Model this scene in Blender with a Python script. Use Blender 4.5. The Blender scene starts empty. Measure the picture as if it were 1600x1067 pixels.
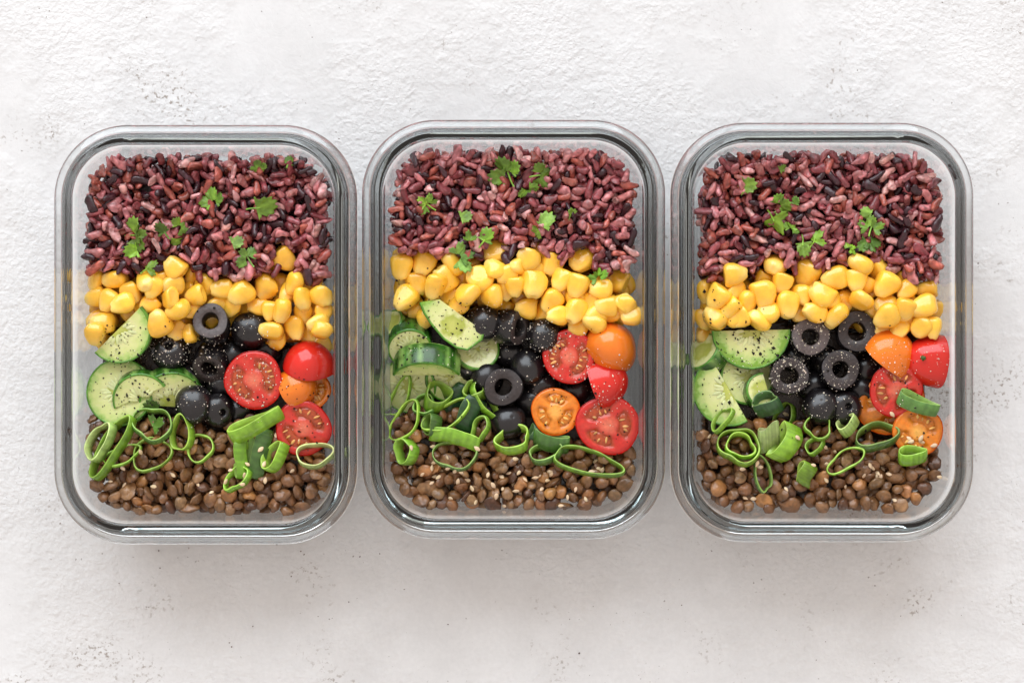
import bpy, math, random
import numpy as np
from mathutils import Vector, Quaternion, Matrix

random.seed(7)
rng = np.random.default_rng(11)
R_ = math.radians
S = bpy.context.scene

# ------------------------------------------------------------------ camera, world, lights, exposure
ZC = 1.366                 # camera height above the table
K = 0.00024346             # metres per photograph pixel at one metre
RIM = 0.066                # height of the glass rims
cam_d = bpy.data.cameras.new("camera")
cam_d.sensor_width = 36.0
cam_d.lens = 36.0 / (1600 * K)
cam_d.clip_start = 0.01
cam_d.clip_end = 20
cam = bpy.data.objects.new("camera", cam_d)
S.collection.objects.link(cam)
cam.location = (0, 0, ZC)
S.camera = cam

world = bpy.data.worlds.new("World")
S.world = world
world.use_nodes = True
bg = world.node_tree.nodes["Background"]
bg.inputs["Color"].default_value = (1.0, 0.885, 0.82, 1)
bg.inputs["Strength"].default_value = 0.72

def area(name, loc, target, sx, sy, power, col):
    d = bpy.data.lights.new(name, 'AREA')
    d.shape = 'RECTANGLE'
    d.size, d.size_y, d.energy, d.color = sx, sy, power, col
    o = bpy.data.objects.new(name, d)
    S.collection.objects.link(o)
    o.location = loc
    o.rotation_euler = (Vector(target) - Vector(loc)).to_track_quat('-Z', 'Y').to_euler()
    return o
area("window_light", (-0.85, 4.00, 2.65), (-0.2, 0, 0.7), 5.6, 4.9, 322, (0.87, 0.965, 1.05))

S.view_settings.view_transform = 'Standard'
S.view_settings.look = 'None'
S.view_settings.exposure = 0.24
S.view_settings.gamma = 1.0
S.view_settings.use_curve_mapping = False
S.render.engine = 'CYCLES'
cy = S.cycles
cy.use_denoising = True
cy.max_bounces = 16
cy.diffuse_bounces = 4
cy.glossy_bounces = 8
cy.transmission_bounces = 14
cy.caustics_refractive = True
cy.caustics_reflective = False
cy.blur_glossy = 0.6
cy.sample_clamp_indirect = 6.0

def at(px, py, z=0.047):
    s = K * (ZC - z)
    return Vector(((px - 800) * s, (533.5 - py) * s, z))

# ------------------------------------------------------------------ materials
def nodes(m):
    m.use_nodes = True
    nt = m.node_tree
    return nt, nt.nodes, nt.links, nt.nodes["Principled BSDF"]

def food_mat(name, rough=0.35, spec=0.5, sss=0.0, sssr=(1, .5, .3), sscale=0.002, nscale=400, namt=0.25,
             bump=0.0, bscale=900, coat=0.0):
    m = bpy.data.materials.new(name)
    nt, N, L, P = nodes(m)
    at_ = N.new("ShaderNodeAttribute"); at_.attribute_name = "Col"
    oi = N.new("ShaderNodeObjectInfo")
    mul = N.new("ShaderNodeMix"); mul.data_type = 'RGBA'; mul.blend_type = 'MULTIPLY'
    mul.inputs[0].default_value = 1.0; mul.clamp_result = False
    L.new(at_.outputs["Color"], mul.inputs[6]); L.new(oi.outputs["Color"], mul.inputs[7])
    tc = N.new("ShaderNodeTexCoord")
    geo = N.new("ShaderNodeNewGeometry")
    nz = N.new("ShaderNodeTexNoise"); nz.inputs["Scale"].default_value = nscale; nz.inputs["Detail"].default_value = 4
    L.new(geo.outputs["Position"], nz.inputs["Vector"])
    mr = N.new("ShaderNodeMapRange")
    mr.inputs[1].default_value, mr.inputs[2].default_value = 0.25, 0.75
    mr.inputs[3].default_value, mr.inputs[4].default_value = 1 - namt, 1 + namt
    L.new(nz.outputs["Fac"], mr.inputs[0])
    vm = N.new("ShaderNodeVectorMath"); vm.operation = 'SCALE'
    L.new(mul.outputs[2], vm.inputs[0]); L.new(mr.outputs[0], vm.inputs["Scale"])
    L.new(vm.outputs[0], P.inputs["Base Color"])
    P.inputs["Roughness"].default_value = rough
    P.inputs["Specular IOR Level"].default_value = spec
    if sss:
        P.inputs["Subsurface Weight"].default_value = sss
        P.inputs["Subsurface Radius"].default_value = sssr
        P.inputs["Subsurface Scale"].default_value = sscale
    if coat:
        P.inputs["Coat Weight"].default_value = coat
        P.inputs["Coat Roughness"].default_value = 0.08
    if bump:
        n2 = N.new("ShaderNodeTexNoise"); n2.inputs["Scale"].default_value = bscale; n2.inputs["Detail"].default_value = 3
        L.new(geo.outputs["Position"], n2.inputs["Vector"])
        b = N.new("ShaderNodeBump"); b.inputs["Strength"].default_value = bump; b.inputs["Distance"].default_value = 0.0006
        L.new(n2.outputs["Fac"], b.inputs["Height"]); L.new(b.outputs[0], P.inputs["Normal"])
    return m

M = {}
M['rice'] = food_mat("rice", 0.24, 0.5, 0.28, (1, .45, .45), .0016, 380, .42, .45, 600)
M['corn'] = food_mat("corn", 0.24, 0.5, 0.25, (1, .6, .15), .0030, 200, .14, .22, 420, coat=.4)
M['lentil'] = food_mat("lentil", 0.26, 0.5, 0.06, (1, .5, .3), .001, 330, .34, .45, 700)
M['tskin'] = food_mat("tomato_skin", 0.16, 0.5, 0.12, (1, .25, .1), .002, 90, .10, .03, 400)
M['tflesh'] = food_mat("tomato_flesh", 0.24, 0.5, 0.2, (1, .3, .1), .002, 500, .16, .25, 900)
M['pulp'] = food_mat("tomato_pulp", 0.08, 0.6, 0.3, (1, .5, .2), .002, 500, .35, .3, 800)
M['seed'] = food_mat("seed", 0.3, 0.5, 0.1, (1, .7, .3), .001, 500, .15, .1)
M['oskin'] = food_mat("olive_skin", 0.27, 0.6, 0, nscale=200, namt=.5, bump=.3, bscale=260)
M['oflesh'] = food_mat("olive_flesh", 0.42, 0.4, 0, nscale=700, namt=.35, bump=.4, bscale=1100)
M['peel'] = food_mat("cucumber_peel", 0.25, 0.5, 0.05, (.5, 1, .3), .001, 260, .45, .2, 400)
M['scallion'] = food_mat("scallion", 0.30, 0.5, 0.15, (.5, 1, .2), .001, 220, .32, .25, 900)
M['leaf'] = food_mat("parsley_leaf", 0.42, 0.4, 0.15, (.5, 1, .2), .0008, 330, .45, .5, 500)
M['sesame'] = food_mat("sesame", 0.4, 0.4, 0.1, (1, .7, .4), .0008, 500, .15)
M['pepper'] = food_mat("pepper", 0.7, 0.2, 0, nscale=900, namt=.4)
M['salt'] = food_mat("salt", 0.3, 0.5, 0, nscale=900, namt=.1)

def cucumber_flesh(R):
    m = bpy.data.materials.new("cucumber_flesh")
    nt, N, L, P = nodes(m)
    tc = N.new("ShaderNodeTexCoord")
    sp = N.new("ShaderNodeSeparateXYZ"); L.new(tc.outputs["Object"], sp.inputs[0])
    cb = N.new("ShaderNodeCombineXYZ"); L.new(sp.outputs[0], cb.inputs[0]); L.new(sp.outputs[1], cb.inputs[1])
    ln = N.new("ShaderNodeVectorMath"); ln.operation = 'LENGTH'; L.new(cb.outputs[0], ln.inputs[0])
    nz = N.new("ShaderNodeTexNoise"); nz.inputs["Scale"].default_value = 260; nz.inputs["Detail"].default_value = 4
    L.new(tc.outputs["Object"], nz.inputs["Vector"])
    a = N.new("ShaderNodeMath"); a.operation = 'MULTIPLY_ADD'
    L.new(nz.outputs["Fac"], a.inputs[0]); a.inputs[1].default_value = 0.010
    L.new(ln.outputs["Value"], a.inputs[2])
    d = N.new("ShaderNodeMath"); d.operation = 'DIVIDE'; L.new(a.outputs[0], d.inputs[0]); d.inputs[1].default_value = R + .005
    r = N.new("ShaderNodeValToRGB")
    e = r.color_ramp.elements
    e[0].position = 0.22; e[0].color = (0.56, 0.58, 0.15, 1)
    e[1].position = 0.99; e[1].color = (0.22, 0.40, 0.05, 1)
    for p, c in ((.42, (.44, .49, .09, 1)), (.56, (.74, .76, .36, 1)), (.78, (.64, .70, .28, 1)), (.92, (.40, .58, .16, 1))):
        k = e.new(p); k.color = c
    L.new(d.outputs[0], r.inputs[0])
    L.new(r.outputs[0], P.inputs["Base Color"])
    P.inputs["Roughness"].default_value = .16
    P.inputs["Subsurface Weight"].default_value = .45
    P.inputs["Subsurface Radius"].default_value = (.8, 1, .4)
    P.inputs["Subsurface Scale"].default_value = .003
    b = N.new("ShaderNodeBump"); b.inputs["Strength"].default_value = .35; b.inputs["Distance"].default_value = .0006
    L.new(nz.outputs["Fac"], b.inputs["Height"]); L.new(b.outputs[0], P.inputs["Normal"])
    return m
M['cflesh'] = cucumber_flesh(.0175)

def glass_mat():
    m = bpy.data.materials.new("clear_glass")
    nt, N, L, P = nodes(m)
    P.inputs["Base Color"].default_value = (.985, .995, .99, 1)
    P.inputs["Transmission Weight"].default_value = 1
    P.inputs["Roughness"].default_value = 0.0
    P.inputs["IOR"].default_value = 1.5
    va = N.new("ShaderNodeVolumeAbsorption")
    va.inputs["Color"].default_value = (.42, .72, .74, 1)
    va.inputs["Density"].default_value = 2.2
    L.new(va.outputs[0], N["Material Output"].inputs["Volume"])
    return m
M['glass'] = glass_mat()

def plaster():
    m = bpy.data.materials.new("white_plaster")
    nt, N, L, P = nodes(m)
    tc = N.new("ShaderNodeTexCoord"); V = tc.outputs["Object"]
    def noise(scale, detail=4, rough=.55, dist=0.0):
        n = N.new("ShaderNodeTexNoise"); n.inputs["Scale"].default_value = scale
        n.inputs["Detail"].default_value = detail; n.inputs["Roughness"].default_value = rough
        n.inputs["Distortion"].default_value = dist
        L.new(V, n.inputs["Vector"]); return n.outputs["Fac"]
    def mrange(x, a, b, c, d):
        n = N.new("ShaderNodeMapRange"); n.interpolation_type = 'SMOOTHSTEP'
        for i, v in enumerate((a, b, c, d)): n.inputs[i + 1].default_value = v
        L.new(x, n.inputs[0]); return n.outputs[0]
    def math_(op, a, b):
        n = N.new("ShaderNodeMath"); n.operation = op
        for i, v in enumerate((a, b)):
            if isinstance(v, (int, float)): n.inputs[i].default_value = v
            else: L.new(v, n.inputs[i])
        return n.outputs[0]
    patch = mrange(noise(9, 6, .62, 0), .40, .58, 0, 1)            # 1 where the plaster is rough
    stip = noise(330, 3, .5, .3)
    stip2 = noise(150, 4, .6, .2)
    ridge = math_('ABSOLUTE', math_('SUBTRACT', noise(70, 5, .6, 1.2), .5), 0)
    rough_h = math_('ADD', math_('ADD', math_('MULTIPLY', stip, .75), math_('MULTIPLY', noise(620, 2, .5), .28)), math_('MULTIPLY', stip2, .34))
    h = math_('MULTIPLY', rough_h, math_('ADD', math_('MULTIPLY', patch, .9), .06))
    h = math_('ADD', h, math_('MULTIPLY', patch, .12))
    h = math_('ADD', h, math_('MULTIPLY', mrange(ridge, 0, .05, 0, 1), .02))
    h = math_('ADD', h, math_('MULTIPLY', noise(18, 3), .25))
    b = N.new("ShaderNodeBump"); b.inputs["Strength"].default_value = .8; b.inputs["Distance"].default_value = .0013
    L.new(h, b.inputs["Height"]); L.new(b.outputs[0], P.inputs["Normal"])
    # tint: whitish with faint warm and grey areas, and dirt held in the pits
    tint = mrange(noise(5, 4, .6), .35, .65, 0, 1)
    c1 = N.new("ShaderNodeMix"); c1.data_type = 'RGBA'
    c1.inputs[6].default_value = (.665, .662, .658, 1); c1.inputs[7].default_value = (.705, .706, .706, 1)
    L.new(tint, c1.inputs[0])
    mot = math_('ADD', math_('MULTIPLY', noise(38, 6, .7), .26), math_('MULTIPLY', noise(420, 3, .6), .14))
    cm = N.new("ShaderNodeVectorMath"); cm.operation = 'SCALE'
    L.new(c1.outputs[2], cm.inputs[0]); L.new(math_('ADD', mot, .80), cm.inputs["Scale"])
    pit = math_('MULTIPLY', mrange(noise(430, 3, .6), .54, .64, 0, 1), mrange(noise(13, 5, .7, .3), .54, .66, 0, 1))
    c2 = N.new("ShaderNodeMix"); c2.data_type = 'RGBA'
    L.new(math_('MULTIPLY', pit, .72), c2.inputs[0]); L.new(cm.outputs[0], c2.inputs[6]); c2.inputs[7].default_value = (.22, .17, .13, 1)
    pit2 = math_('MULTIPLY', mrange(noise(650, 1, .4), .70, .76, 0, 1), mrange(noise(60, 2, .6), .55, .65, 0, 1))
    c3 = N.new("ShaderNodeMix"); c3.data_type = 'RGBA'
    L.new(math_('MULTIPLY', pit2, .8), c3.inputs[0]); L.new(c2.outputs[2], c3.inputs[6]); c3.inputs[7].default_value = (.12, .085, .06, 1)
    L.new(c3.outputs[2], P.inputs["Base Color"])
    P.inputs["Roughness"].default_value = .72
    P.inputs["Specular IOR Level"].default_value = .3
    return m
M['plaster'] = plaster()

# ------------------------------------------------------------------ mesh helpers
def mesh(name, V, F, mat=None, col=None, smooth=True):
    me = bpy.data.meshes.new(name)
    V = np.asarray(V, dtype=np.float64)
    me.from_pydata(V.tolist(), [], [list(f) for f in F])
    ca = me.color_attributes.new("Col", 'FLOAT_COLOR', 'POINT')
    if col is None:
        col = np.ones((len(V), 3))
    col = np.asarray(col, dtype=np.float64)
    if col.ndim == 1:
        col = np.tile(col, (len(V), 1))
    c4 = np.concatenate([col, np.ones((len(V), 1))], 1)
    ca.data.foreach_set("color", c4.ravel())
    if smooth:
        me.polygons.foreach_set("use_smooth", [True] * len(me.polygons))
    if mat:
        me.materials.append(M[mat])
    me.update()
    return me

def link(name, data, parent=None, color=None):
    o = bpy.data.objects.new(name, data)
    S.collection.objects.link(o)
    if parent:
        o.parent = parent
    if color is not None:
        o.color = (*color, 1)
    return o

def tag(o, label, cat, group=None, kind=None):
    if label: o['label'] = label
    if cat: o['category'] = cat
    if group: o['group'] = group
    if kind: o['kind'] = kind
    return o

def orient(n, roll=0):
    q = Vector((0, 0, 1)).rotation_difference(Vector(n).normalized())
    return q @ Quaternion((0, 0, 1), R_(roll))

def qmat(q):
    return np.array(q.to_matrix())

def grid_sphere(nu, nv):
    """unit sphere verts and faces, poles on x axis; returns V, F"""
    V = [(-1, 0, 0)]
    for i in range(1, nv):
        t = math.pi * i / nv
        for j in range(nu):
            p = 2 * math.pi * j / nu
            V.append((-math.cos(t), math.sin(t) * math.cos(p), math.sin(t) * math.sin(p)))
    V.append((1, 0, 0))
    F = []
    for j in range(nu):
        F.append((0, 1 + (j + 1) % nu, 1 + j))
    for i in range(nv - 2):
        a = 1 + i * nu; b = a + nu
        for j in range(nu):
            k = (j + 1) % nu
            F.append((a + j, a + k, b + k, b + j))
    a = 1 + (nv - 2) * nu; e = len(V) - 1
    for j in range(nu):
        F.append((a + j, a + (j + 1) % nu, e))
    return np.array(V), F

def spow(x, e):
    return np.sign(x) * np.abs(x) ** e

# ------------------------------------------------------------------ the table
def table():
    x, y = .62, .46
    me = mesh("tabletop", [(-x, -y, 0), (x, -y, 0), (x, y, 0), (-x, y, 0),
                           (-x, -y, -.03), (x, -y, -.03), (x, y, -.03), (-x, y, -.03)],
              [(0, 1, 2, 3), (7, 6, 5, 4), (0, 4, 5, 1), (1, 5, 6, 2), (2, 6, 7, 3), (3, 7, 4, 0)], 'plaster', smooth=False)
    o = link("tabletop", me)
    tag(o, "white plaster tabletop with rough and smooth trowelled patches", "tabletop", kind="structure")
table()

# ------------------------------------------------------------------ glass boxes
HW, HH, CR = .0755, .1042, .0368
def ring(u, z, na=18):
    hw, hh, r = HW - u, HH - u, max(CR - u * 0.95, .008)
    P = []
    for cx, cy_, a0 in ((hw - r, hh - r, 0), (-hw + r, hh - r, 90), (-hw + r, -hh + r, 180), (hw - r, -hh + r, 270)):
        for k in range(na + 1):
            a = R_(a0 + 90 * k / na)
            P.append((cx + r * math.cos(a), cy_ + r * math.sin(a), z))
    return P

def glass_box():
    mm = .001
    prof = [(40, 4.6), (28, 4.6), (24, 4.9), (20.8, 6.2), (18.6, 8.6), (17.2, 12), (16.2, 17), (14.8, 30), (13.6, 42), (12.6, 52), (11.8, 58), (11.4, 61.5), (11.15, 63.8), (10.85, 64.9), (10.3, 65.6), (9.5, 65.95), (8.6, 66.0), (7.2, 66.0), (6.4, 65.85), (5.9, 65.4), (5.6, 64.6), (5.4, 63.2), (5.2, 62.0), (4.9, 61.2), (4.3, 60.6), (3.3, 60.2), (2.2, 59.8), (1.2, 59.3), (0.5, 58.7), (0.12, 57.9), (0, 57.0), (0.15, 56.2), (0.6, 55.7), (1.4, 55.4), (4.0, 55.5), (5.3, 55.1), (6.1, 54), (6.6, 51), (8.6, 36), (10.6, 20), (11.8, 11), (12.9, 6), (14.6, 2.6), (17.5, 0.9), (20.5, 0.4), (22.5, 0.8), (28, 1.4), (40, 1.4)]
    V = []
    for u, z in prof:
        V += ring(u * mm, z * mm)
    n = len(V) // len(prof)
    F = []
    for i in range(len(prof) - 1):
        for j in range(n):
            k = (j + 1) % n
            F.append((i * n + j, (i + 1) * n + j, (i + 1) * n + k, i * n + k))
    F.append(list(range(n)))
    b = (len(prof) - 1) * n
    F.append([b + j for j in reversed(range(n))])
    return mesh("glass_box", V, F, 'glass')

BOX = {}
bm_ = glass_box()
import bmesh
b_ = bmesh.new(); b_.from_mesh(bm_); bmesh.ops.recalc_face_normals(b_, faces=b_.faces); b_.to_mesh(bm_); b_.free()
for side, px, py, desc in (
        ("left", 321.5, 522.5, "clear glass food box at the left, with a half moon cucumber slice by the corn"),
        ("middle", 802.5, 514.5, "clear glass food box in the middle, between the two other boxes"),
        ("right", 1284, 519, "clear glass food box at the right, with four open olive rings")):
    o = link("glass_food_box", bm_)
    c = at(px, py, .058)
    o.location = (c.x, c.y, 0.0002)
    tag(o, desc, "food box", "glass meal prep boxes in a row")
    BOX[side] = (c.x, c.y)

# ------------------------------------------------------------------ height field per box
RES = .0005
def inside(x, y, z=.047, inset=0.0):
    """signed room to the inner wall (metres, positive inside), box-local"""
    u = np.interp(z * 1000, [5, 8.6, 17, 30, 42, 52], [24, 18.6, 16.2, 14.8, 13.6, 12.6]) * .001 + inset
    hw, hh, r = HW - u, HH - u, max(CR - u, .006)
    qx = np.abs(x) - (hw - r); qy = np.abs(y) - (hh - r)
    return r - (np.hypot(np.maximum(qx, 0), np.maximum(qy, 0)) + np.minimum(np.maximum(qx, qy), 0))

class Field:
    def __init__(s, side):
        s.c = BOX[side]
        s.xs = np.arange(-.070, .070, RES); s.ys = np.arange(-.100, .100, RES)
        s.X, s.Y = np.meshgrid(s.xs, s.ys)
        s.H = np.zeros_like(s.X); s.block = np.zeros(s.X.shape, bool); s.ID = -np.ones(s.X.shape, int); s.n = 0
    def patch(s, x, y, r):
        i0 = max(int((x - r + .070) / RES), 0); i1 = min(int((x + r + .070) / RES) + 2, len(s.xs))
        j0 = max(int((y - r + .100) / RES), 0); j1 = min(int((y + r + .100) / RES) + 2, len(s.ys))
        return slice(j0, j1), slice(i0, i1)
    def ell(s, x, y, sem, R):
        A = R @ np.diag(np.square(sem)) @ R.T
        A2i = np.linalg.inv(A[:2, :2]); a = A[2, :2]
        g = a @ A2i
        ht2 = A[2, 2] - g @ a
        sl = s.patch(x, y, max(sem))
        dx = s.X[sl] - x; dy = s.Y[sl] - y
        q = A2i[0, 0] * dx * dx + 2 * A2i[0, 1] * dx * dy + A2i[1, 1] * dy * dy
        m = q < 1
        zc = g[0] * dx + g[1] * dy
        h = np.sqrt(max(ht2, 1e-12) * np.clip(1 - q, 0, 1))
        return sl, m, zc, h
    def rest(s, x, y, sem, R, pct=94):
        sl, m, zc, h = s.ell(x, y, sem, R)
        if not m.any(): return 0
        v = (s.H[sl] - (zc - h))[m]
        return float(np.percentile(v, pct))
    def put(s, x, y, z, sem, R, idn=-2):
        sl, m, zc, h = s.ell(x, y, sem, R)
        top = z + zc + h
        hh = s.H[sl]; w = m & (top > hh)
        hh[w] = top[w]; s.ID[sl][w] = idn
    def top(s, x, y, r, pct=75):
        sl = s.patch(x, y, r)
        m = np.hypot(s.X[sl] - x, s.Y[sl] - y) < r
        return float(np.percentile(s.H[sl][m], pct)) if m.any() else .04
    def loc(s, px, py, z=.047):
        w = at(px, py, z); return w.x - s.c[0], w.y - s.c[1]

FD = {k: Field(k) for k in BOX}
def vnoise(X, Y, scale, seed):
    r = np.random.default_rng(seed)
    out = np.zeros_like(X)
    for k in range(7):
        a = r.uniform(0, 6.283); f = r.uniform(.6, 1.5) / scale * 6.283 / 2
        out += np.sin(f * (X * math.cos(a) + Y * math.sin(a)) + r.uniform(0, 6.28))
    return out / 2.6

# borders between the foods, in photograph rows at given columns (box-relative columns 0..1 of 390 px)
EDGE = {
    'left':   dict(x0=134, rice=[418, 420, 424, 428, 426, 432, 445], corn=[540, 500, 520, 530, 530, 540, 545], veg=[640, 655, 655, 665, 650, 700, 715]),
    'middle': dict(x0=610, rice=[400, 400, 398, 400, 408, 425, 430], corn=[500, 490, 480, 500, 510, 500, 500], veg=[650, 640, 650, 680, 690, 700, 710]),
    'right':  dict(x0=1086, rice=[440, 428, 420, 420, 420, 428, 440], corn=[525, 505, 495, 510, 515, 520, 515], veg=[630, 660, 660, 670, 680, 700, 700]),
}
ZONE = {}
for side, f in FD.items():
    e = EDGE[side]
    s = K * (ZC - .047)
    PX = (f.X + f.c[0]) / s + 800; PY = 533.5 - (f.Y + f.c[1]) / s
    t = np.linspace(0, 1, 7); u = np.clip((PX - e['x0']) / 390, 0, 1)
    ra, co, ve = (np.interp(u, t, e[k]) for k in ('rice', 'corn', 'veg'))
    wob = 5 * vnoise(f.X, f.Y, .03, len(side) + 3)
    ra = ra + wob
    zone = np.where(PY < ra, 0, np.where(PY < co, 1, np.where(PY < ve, 2, 3)))
    ZONE[side] = (PX, PY, ra, co, ve, zone)
    sd = {'left': 1, 'middle': 2, 'right': 3}[side]
    base = np.select([zone == 0, zone == 1, zone == 2, zone == 3],
                     [.0385 + .0100 * np.clip(vnoise(f.X, f.Y, .018, 20 + sd), -1.35, .6), .0358 + .001 * vnoise(f.X, f.Y, .02, 30 + sd),
                      .030 + 0 * f.X, .0345 + .0040 * np.clip(vnoise(f.X, f.Y, .018, 40 + sd), -1.4, .7)])
    room = inside(f.X, f.Y, .040, .0015)
    base = np.where(room > 0, base - .004 * np.clip(1 - room / .008, 0, 1), 0.003)
    # blur the steps between zones
    for _ in range(6):
        b = base.copy()
        b[1:-1, 1:-1] = (base[1:-1, 1:-1] * 2 + base[:-2, 1:-1] + base[2:, 1:-1] + base[1:-1, :-2] + base[1:-1, 2:]) / 6
        base = np.where(room > 0, b, base)
    f.H = base
    f.base = base.copy(); f.room = room; f.zone = zone

SIDES = ('left', 'middle', 'right')
def jit(c, a):
    k = 1 + rng.uniform(-a, a)
    return tuple(float(max(0, v * k * (1 + .22 * rng.uniform(-a, a)))) for v in c)

# ------------------------------------------------------------------ corn
def kernel_mesh(v):
    r = np.random.default_rng(100 + v)
    V, F = grid_sphere(14, 12)
    d = V.copy()
    e = r.uniform(.50, .72)
    V = spow(V, e)
    V /= np.maximum(1, np.linalg.norm(spow(d, e), axis=1) ** .35)[:, None]
    x = V[:, 0]
    w = np.interp(x, [-1, -.6, 0, .5, 1], [.48, .62, .90, 1.0, .92])
    V[:, 1] *= w * (1 + .06 * r.standard_normal())
    V[:, 2] *= np.interp(x, [-1, -.4, .6, 1], [.62, .9, 1.0, .85])
    V[:, 0] = np.maximum(V[:, 0], -.84 + .05 * np.sin(V[:, 1] * 9 + v))
    rr = np.hypot(d[:, 1], d[:, 2])
    if v % 3 == 0:      # dented crown
        V[:, 0] -= .40 * np.exp(-(rr / .42) ** 2) * (d[:, 0] > 0)
    if v % 4 == 1:      # hollow on a broad side
        V[:, 2] -= .28 * np.exp(-((d[:, 0] + .1) ** 2 + d[:, 1] ** 2) / .22) * (d[:, 2] > 0)
    V += .05 * np.sin(V[:, [1, 2, 0]] * r.uniform(2, 5, 3) + r.uniform(0, 6, 3))
    for _c in range(2):          # sides flattened by the neighbours on the cob
        nd = r.standard_normal(3) * np.array([.25, 1, .6]); nd /= np.linalg.norm(nd)
        pr = V @ nd; lim = r.uniform(.62, .88)
        V -= np.clip(pr - lim, 0, 9)[:, None] * nd * .8
    V[:, 1] += r.uniform(-.12, .12) * V[:, 0]
    tip = np.clip((-x - .15) / .6, 0, 1)[:, None]
    C = np.ones((len(V), 3)) * (1 - tip) + np.array([1.0, 1.24, 3.6]) * tip
    den = (np.exp(-(rr / .45) ** 2) * (d[:, 0] > 0) * .35)[:, None]
    C = C * (1 - den) + np.array([1.0, 1.22, 3.2]) * den
    return mesh("corn_kernel", V, F, 'corn', C)
KM = [kernel_mesh(v) for v in range(12)]

def third(px, x0, w=390):
    u = (px - x0) / w
    return ("near the left wall of" if u < .2 else "left of centre in" if u < .4 else "in the centre of" if u < .6 else
            "right of centre in" if u < .8 else "near the right wall of")

def put_corn(side, px, py, ang, kind, sc, pct=92, sink=.0, state=''):
    f = FD[side]
    L, W, Tk = (.0063 * sc, .0059 * sc, .0042 * sc)
    if kind == 'f': q = Quaternion((0, 0, 1), R_(ang)) @ Quaternion((0, 1, 0), R_(rng.uniform(-22, 22))) @ Quaternion((1, 0, 0), R_(rng.uniform(-22, 22)))
    elif kind == 'e': q = Quaternion((0, 0, 1), R_(ang)) @ Quaternion((0, 1, 0), R_(rng.uniform(-15, 15))) @ Quaternion((1, 0, 0), R_(rng.choice([-1, 1]) * rng.uniform(60, 85)))
    elif kind == 'c': q = Quaternion((0, 0, 1), R_(ang)) @ Quaternion((1, 0, 0), R_(90)) @ Quaternion((0, 0, 1), R_(0)) if False else Quaternion((0, 0, 1), R_(ang)) @ Quaternion((0, 1, 0), R_(-rng.uniform(52, 72)))
    else: q = Quaternion((0, 0, 1), R_(ang)) @ Quaternion((0, 1, 0), R_(rng.uniform(50, 68)))
    Rm = qmat(q); sem = np.array([L * .93, W * .9, Tk * .93])
    z = .046
    for _ in range(2):
        x, y = f.loc(px, py, z)
        z = f.rest(x, y, sem, Rm, pct) - sink
        z = min(max(z, .036), .0545)
    if not state:
        if py < np.interp(min(max((px - EDGE[side]['x0']) / 390, 0), 1), np.linspace(0, 1, 7), EDGE[side]['rice']) + 6: z = max(z, .0475)
        sl, m_, _, _ = f.ell(*f.loc(px, py, z), sem * 1.05, Rm); f.block[sl] |= m_
    x, y = f.loc(px, py, z)
    need = W * .80 + .0003
    for _ in range(3):                                   # stay inside the glass
        d = float(inside(np.array(x), np.array(y), z))
        if d < need: x -= math.copysign(need - d, x)
    o = link("corn_kernel", KM[rng.integers(len(KM))], None, jit((.93, .515, .045), .10))
    o.location = (x + f.c[0], y + f.c[1], z)
    o.rotation_mode = 'QUATERNION'; o.rotation_quaternion = q
    o.scale = (L, W, Tk)
    f.put(x, y, z, sem, Rm)
    PX, PY, ra, co, ve, zn = ZONE[side]
    e = EDGE[side]
    u = min(max((px - e['x0']) / 390, 0), 1); t = np.linspace(0, 1, 7)
    a, b = np.interp(u, t, e['rice']), np.interp(u, t, e['corn'])
    v = (py - a) / (b - a)
    where = "by the rice" if v < .34 else ("mid band" if v < .68 else "by the vegetables")
    look = state or (("large " if sc >= 1.15 else "") + {'f': 'flat', 'e': 'edgewise', 'c': 'dented', 't': 'pale tipped'}[kind])
    lab = f"{look} corn kernel {where}, {third(px, e['x0'])} the {side} box"
    tag(o, lab, "corn kernel", f"{look} corn kernels {where} {third(px, e['x0'])} the {side} box")
    return o

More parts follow.
